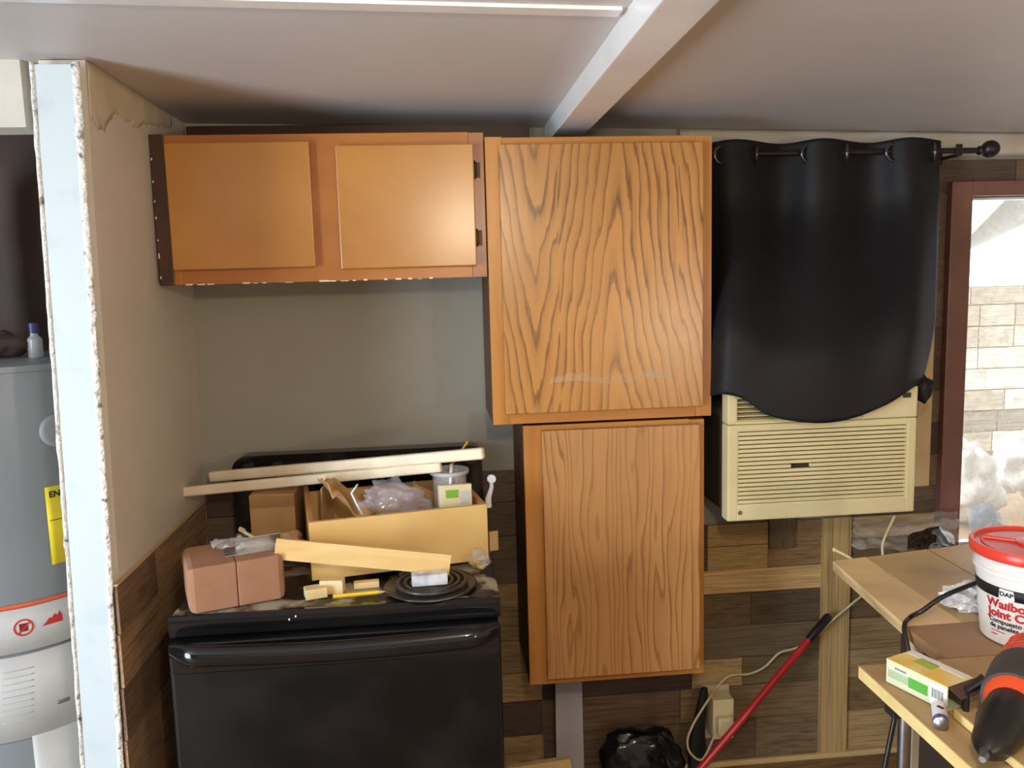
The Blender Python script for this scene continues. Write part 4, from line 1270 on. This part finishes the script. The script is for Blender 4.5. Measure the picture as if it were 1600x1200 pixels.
make('side_panel', kbox(0, L_c, 0, .0015, 0, H_c), M_CARTW, cn)
make('side_panel', kbox(0, L_c, W_c - .0015, W_c, 0, H_c), M_CARTW, cn)
make('top_panel', kbox(0, L_c, 0, W_c, H_c, H_c + .0012), M_CARTT, cn)
make('bottom_panel', kbox(0, L_c, .0015, W_c - .0015, 0, .0012), M_CARTW, cn)
make('end_panel', kbox(0, .0015, .0015, W_c - .0015, .0012, H_c), M_CARTW, cn)
make('green_print', kbox(.045, .082, -.0006, 0, .010, .028), plain('green_box_ink', rgb(92, 176, 70), .5), cn)
make('green_print', kbox(.030, .066, .026, .050, H_c + .0012, H_c + .0018), plain('lime_ink', rgb(180, 196, 72), .5), cn)
make('green_print', kbox(.004, .044, -.0006, 0, .012, .026), plain('pale_green_ink', rgb(176, 198, 160), .5), cn)
make('white_print', kbox(.004, .112, W_c - .016, W_c, H_c + .0012, H_c + .0018), plain('white_ink', rgb(240, 240, 240), .5), cn)
make('white_print', kbox(.086, .116, -.0006, 0, .002, .038), plain('white_ink', rgb(240, 240, 240), .5), cn)
b = B()
for k in range(11):
    x = .090 + k * .002
    t = kbox(x, x + (.0008 if k % 3 else .0013), -.0012, -.0006, .014, .030); me_ = bpy.data.meshes.new('t'); t.bm.to_mesh(me_); t.bm.free(); b.bm.from_mesh(me_); bpy.data.meshes.remove(me_)
make('barcode', b, M_GREY, cn)
b = kbox(.018, .040, -.0012, -.0006, .031, .034); make('print_line', b, M_GREY, cn)
b = B(); b.hexa([kp(L_c, .0, H_c), kp(L_c + .022, .004, H_c - .012), kp(L_c + .022, W_c - .004, H_c - .012), kp(L_c, W_c, H_c), kp(L_c, .0, H_c + .001), kp(L_c + .022, .004, H_c - .011), kp(L_c + .022, W_c - .004, H_c - .011), kp(L_c, W_c, H_c + .001)])
make('end_flap', b, plain('carton_inside', rgb(96, 72, 58), .8), cn)
# little battery
ba = thing('battery', 'small white and blue battery on the edge of the bench', 'battery', (.742, 1.15, CZ))
b0, b1 = Vector((.792, 1.190, CZ + .0118)), Vector((.764, 1.140, CZ + .0118)); db = (b1 - b0)
b = B(); b.tube([b0, b0.lerp(b1, .78)], .0115, 20); make('label_sleeve', b, plain('white_sleeve', rgb(236, 234, 240), .35), ba, smooth=True)
b = B(); b.tube([b0.lerp(b1, .78), b0.lerp(b1, .86)], .0116, 20); make('blue_band', b, plain('blue_ink', rgb(76, 76, 180), .4), ba, smooth=True)
b = B(); b.tube([b0.lerp(b1, .86), b0.lerp(b1, .98), b1, b1 + db.normalized() * .003], [.0112, .0112, .009, .004], 20); make('metal_end', b, M_METAL, ba, smooth=True)
sd = db.normalized().cross(Vector((0, 0, 1))).normalized()
b = B(); c = b0.lerp(b1, .4) + Vector((0, -.001, .0115)); b.obox(c, (.005, .010, .0012), Euler((0, 0, .3)).to_matrix()); make('print_mark', b, M_INK, ba)
# cordless drill lying on its side
dl = thing('cordless_drill', 'orange and black cordless drill lying on the bench', 'drill', (.98, 1.15, CZ + .001))
M_OR = plain('orange_plastic_body', rgb(226, 84, 44), .4, rgb(212, 74, 38), 6)
M_RUB = plain('grey_rubber', rgb(74, 70, 68), .6, rgb(62, 58, 58), 12)
Hd = Vector((.950, 1.190, CZ + .058)); Ch = Vector((.700, .970, CZ + .042)); dd = (Ch - Hd).normalized()
def along(k):
    return Hd + dd * k * 1.12
b = B(); b.tube([along(-.052), along(-.046), along(-.030), along(.02), along(.085), along(.105), along(.118)], [.020, .042, .051, .052, .048, .042, .033], 24); make('motor_housing', b, M_OR, dl, smooth=True)
b = B(); b.tube([along(.02), along(.03), along(.09), along(.10)], [.0525, .0535, .0495, .0480], 24); make('rubber_band', b, M_RUB, dl, smooth=True)
b = B(); b.tube([along(.112), along(.12), along(.17), along(.185), along(.22), along(.238), along(.245)], [.030, .034, .035, .031, .026, .016, .009], 24); make('chuck', b, M_BLKPL, dl, smooth=True)
b = B(); b.tube([along(.245), along(.262)], [.006, .005], 6); make('bit', b, M_METAL, dl, smooth=True)
hd = Vector((.78, -.62, -.03)).normalized()
hs = along(.03)
b = B(); b.tube([hs, hs + hd * .06, hs + hd * .12, hs + hd * .15], [.032, .026, .024, .028], 16, squash=.75); make('handle', b, M_OR, dl, smooth=True)
b = B(); b.obox(hs + hd * .175, (.05, .11, .065), Matrix(((hd.x, dd.x, 0), (hd.y, dd.y, 0), (0, 0, 1))), .008); make('battery_pack', b, M_BLKPL, dl)
b = B(); b.tube([along(.06) + Vector((-.036, .036, .006)), along(.075) + Vector((-.05, .055, -.018)), along(.09) + Vector((-.055, .040, -.040))], [.010, .008, .007], 10, squash=.7); make('side_clip', b, M_BLKPL, dl, smooth=True)
b = B(); b.tube([hs + hd * .03 + dd * .03, hs + hd * .055 + dd * .034], [.011, .009], 10); make('trigger', b, M_BLKPL, dl, smooth=True)
for k in range(4):
    c = along(-.034 + k * .010)
    b = B()
    up_ = Vector((0, 0, 1)); s_ = dd.cross(up_).normalized()
    b.tube([c + (s_ * math.cos(t) + up_ * math.sin(t)) * .0515 for t in [math.radians(x) for x in range(40, 150, 12)]], .0016, 6); make('vent_rib', b, plain('orange_rib', rgb(196, 62, 34), .5), dl, smooth='all')
# black cord over the counter edge
b = B()
b.tube(smooth_path([Vector((1.135, 1.545, CZ + .08)), az(1478, 930, CZ + .062), az(1440, 955, CZ + .03), Vector((.952, 1.535, CZ + .008)), Vector((.918, 1.50, CZ + .003)), Vector((.905, 1.46, CZ - .05)), Vector((.872, 1.44, CZ - .13)), Vector((.83, 1.42, CZ - .30)), Vector((.80, 1.42, CZ - .55)), Vector((.79, 1.40, .02))], 8), .0048, 8)
tag(make('charging_cable', b, M_BLKPL, smooth='all'), 'black cable trailing from the pail over the counter edge', 'cable')

# ================================================================== PORCH BEHIND THE WINDOW
b = B(); b.box(1.2, 5.4, YW + .12, 5.2, .1, .15)
struct('floor_porch', b, plain('porch_floor', rgb(170, 160, 146), .8), 'porch floor outside the window')
b = B(); b.box(2.2, 5.4, 4.52, 4.60, .15, 1.53)
pw = struct('wall_porch', b, plain('porch_wall', rgb(150, 140, 124), .8), 'low plank wall of the porch', origin=(3.2, 4.5, .15))
PT_ = [rgb(216, 206, 188), rgb(188, 176, 156), rgb(226, 218, 204), rgb(156, 146, 130), rgb(204, 192, 172)]
z = .55
while z < 1.52:
    z1 = min(z + .125, 1.53); x = 2.5 + random.uniform(-.3, 0)
    while x < 4.6:
        w = random.choice((.22, .34, .5)); plank(pw, (x + w / 2, 4.514, (z + z1) / 2), (w - .006, .014, z1 - z - .006), random.choice(PT_)); x += w
    z = z1
aw = thing('porch_awning', 'pale sloping awning panel above the porch wall', 'awning', (3.6, 4.0, 1.78))
b = B()
def awz(x, y):
    return 1.755 + .42 * (x - 3.07) + .05 * (4.45 - y)
q4 = [(2.9, 4.45), (4.9, 4.45), (4.9, 2.75), (2.0, 2.75)]
b.hexa([(x, y, awz(max(x, 2.9), y) + (.10 if y < 3 else 0)) for x, y in q4] + [(x, y, awz(max(x, 2.9), y) + .04 + (.10 if y < 3 else 0)) for x, y in q4], .004)
make('panel', b, plain('white_awning', rgb(150, 149, 144), .6, rgb(144, 143, 138), 1), aw)
b = B(); b.tube([(4.8, 4.40, .15), (4.8, 4.40, 2.46)], .03, 10); make('pole', b, M_WHITE, aw, smooth=True)
b = B(); b.tube([(2.95, 4.40, .15), (2.95, 4.40, 1.705)], .02, 10); make('pole', b, M_WHITE, aw, smooth=True)
tb = thing('porch_table', 'low table under the white laundry outside the window', 'table', (2.4, 3.2, .15))
b = B(); b.box(1.85, 3.1, 2.9, 3.6, .52, .56, .004); make('table_top', b, plain('porch_table_top', rgb(176, 150, 120), .7), tb)
for (x, y) in ((1.9, 2.95), (3.05, 2.95), (1.9, 3.55), (3.05, 3.55)):
    b = B(); b.box(x - .025, x + .025, y - .025, y + .025, .15, .52); make('leg', b, M_PINE, tb)
M_LAU = plain('white_laundry', rgb(240, 238, 234), .8, rgb(226, 224, 220), 6)
def heap(c, r, sq, seed, m, label, name='laundry_bundle', cat='laundry', amp=.35):
    b = B(); b.ball(c, r, sq, 4, amp, 2.0, seed)
    for v in b.bm.verts:
        v.co.z = max(v.co.z, .561)
    tag(make(name, b, m, smooth='all'), label, cat)
heap((2.22, 3.22, .74), .15, (.9, .8, 1.2), 1.0, M_LAU, 'large white laundry bundle seen through the window')
heap((2.60, 3.32, .78), .15, (1, .9, .9), 4.0, M_LAU, 'rounded white bundle at the right edge of the window view')
heap((2.58, 3.02, .65), .09, (1.2, .8, .9), 7.0, plain('grey_green_cloth', rgb(160, 164, 150), .8), 'grey green cloth in front of the white bundles', 'folded_cloth')
heap((2.16, 3.0, .63), .07, (.8, .8, 1.0), 9.0, plain('slate_cloth', rgb(108, 116, 126), .8), 'small slate grey pouch at the left of the window sill view', 'pouch', 'pouch', .15)
b = B(); b.obox((2.34, 3.0, .587), (.18, .10, .05), rz(.2), .004)
tag(make('tan_box', b, M_CARD), 'small tan box in front of the laundry outside the window', 'box')

for o in list(bpy.data.objects):
    if '_org' in o:
        del o['_org']
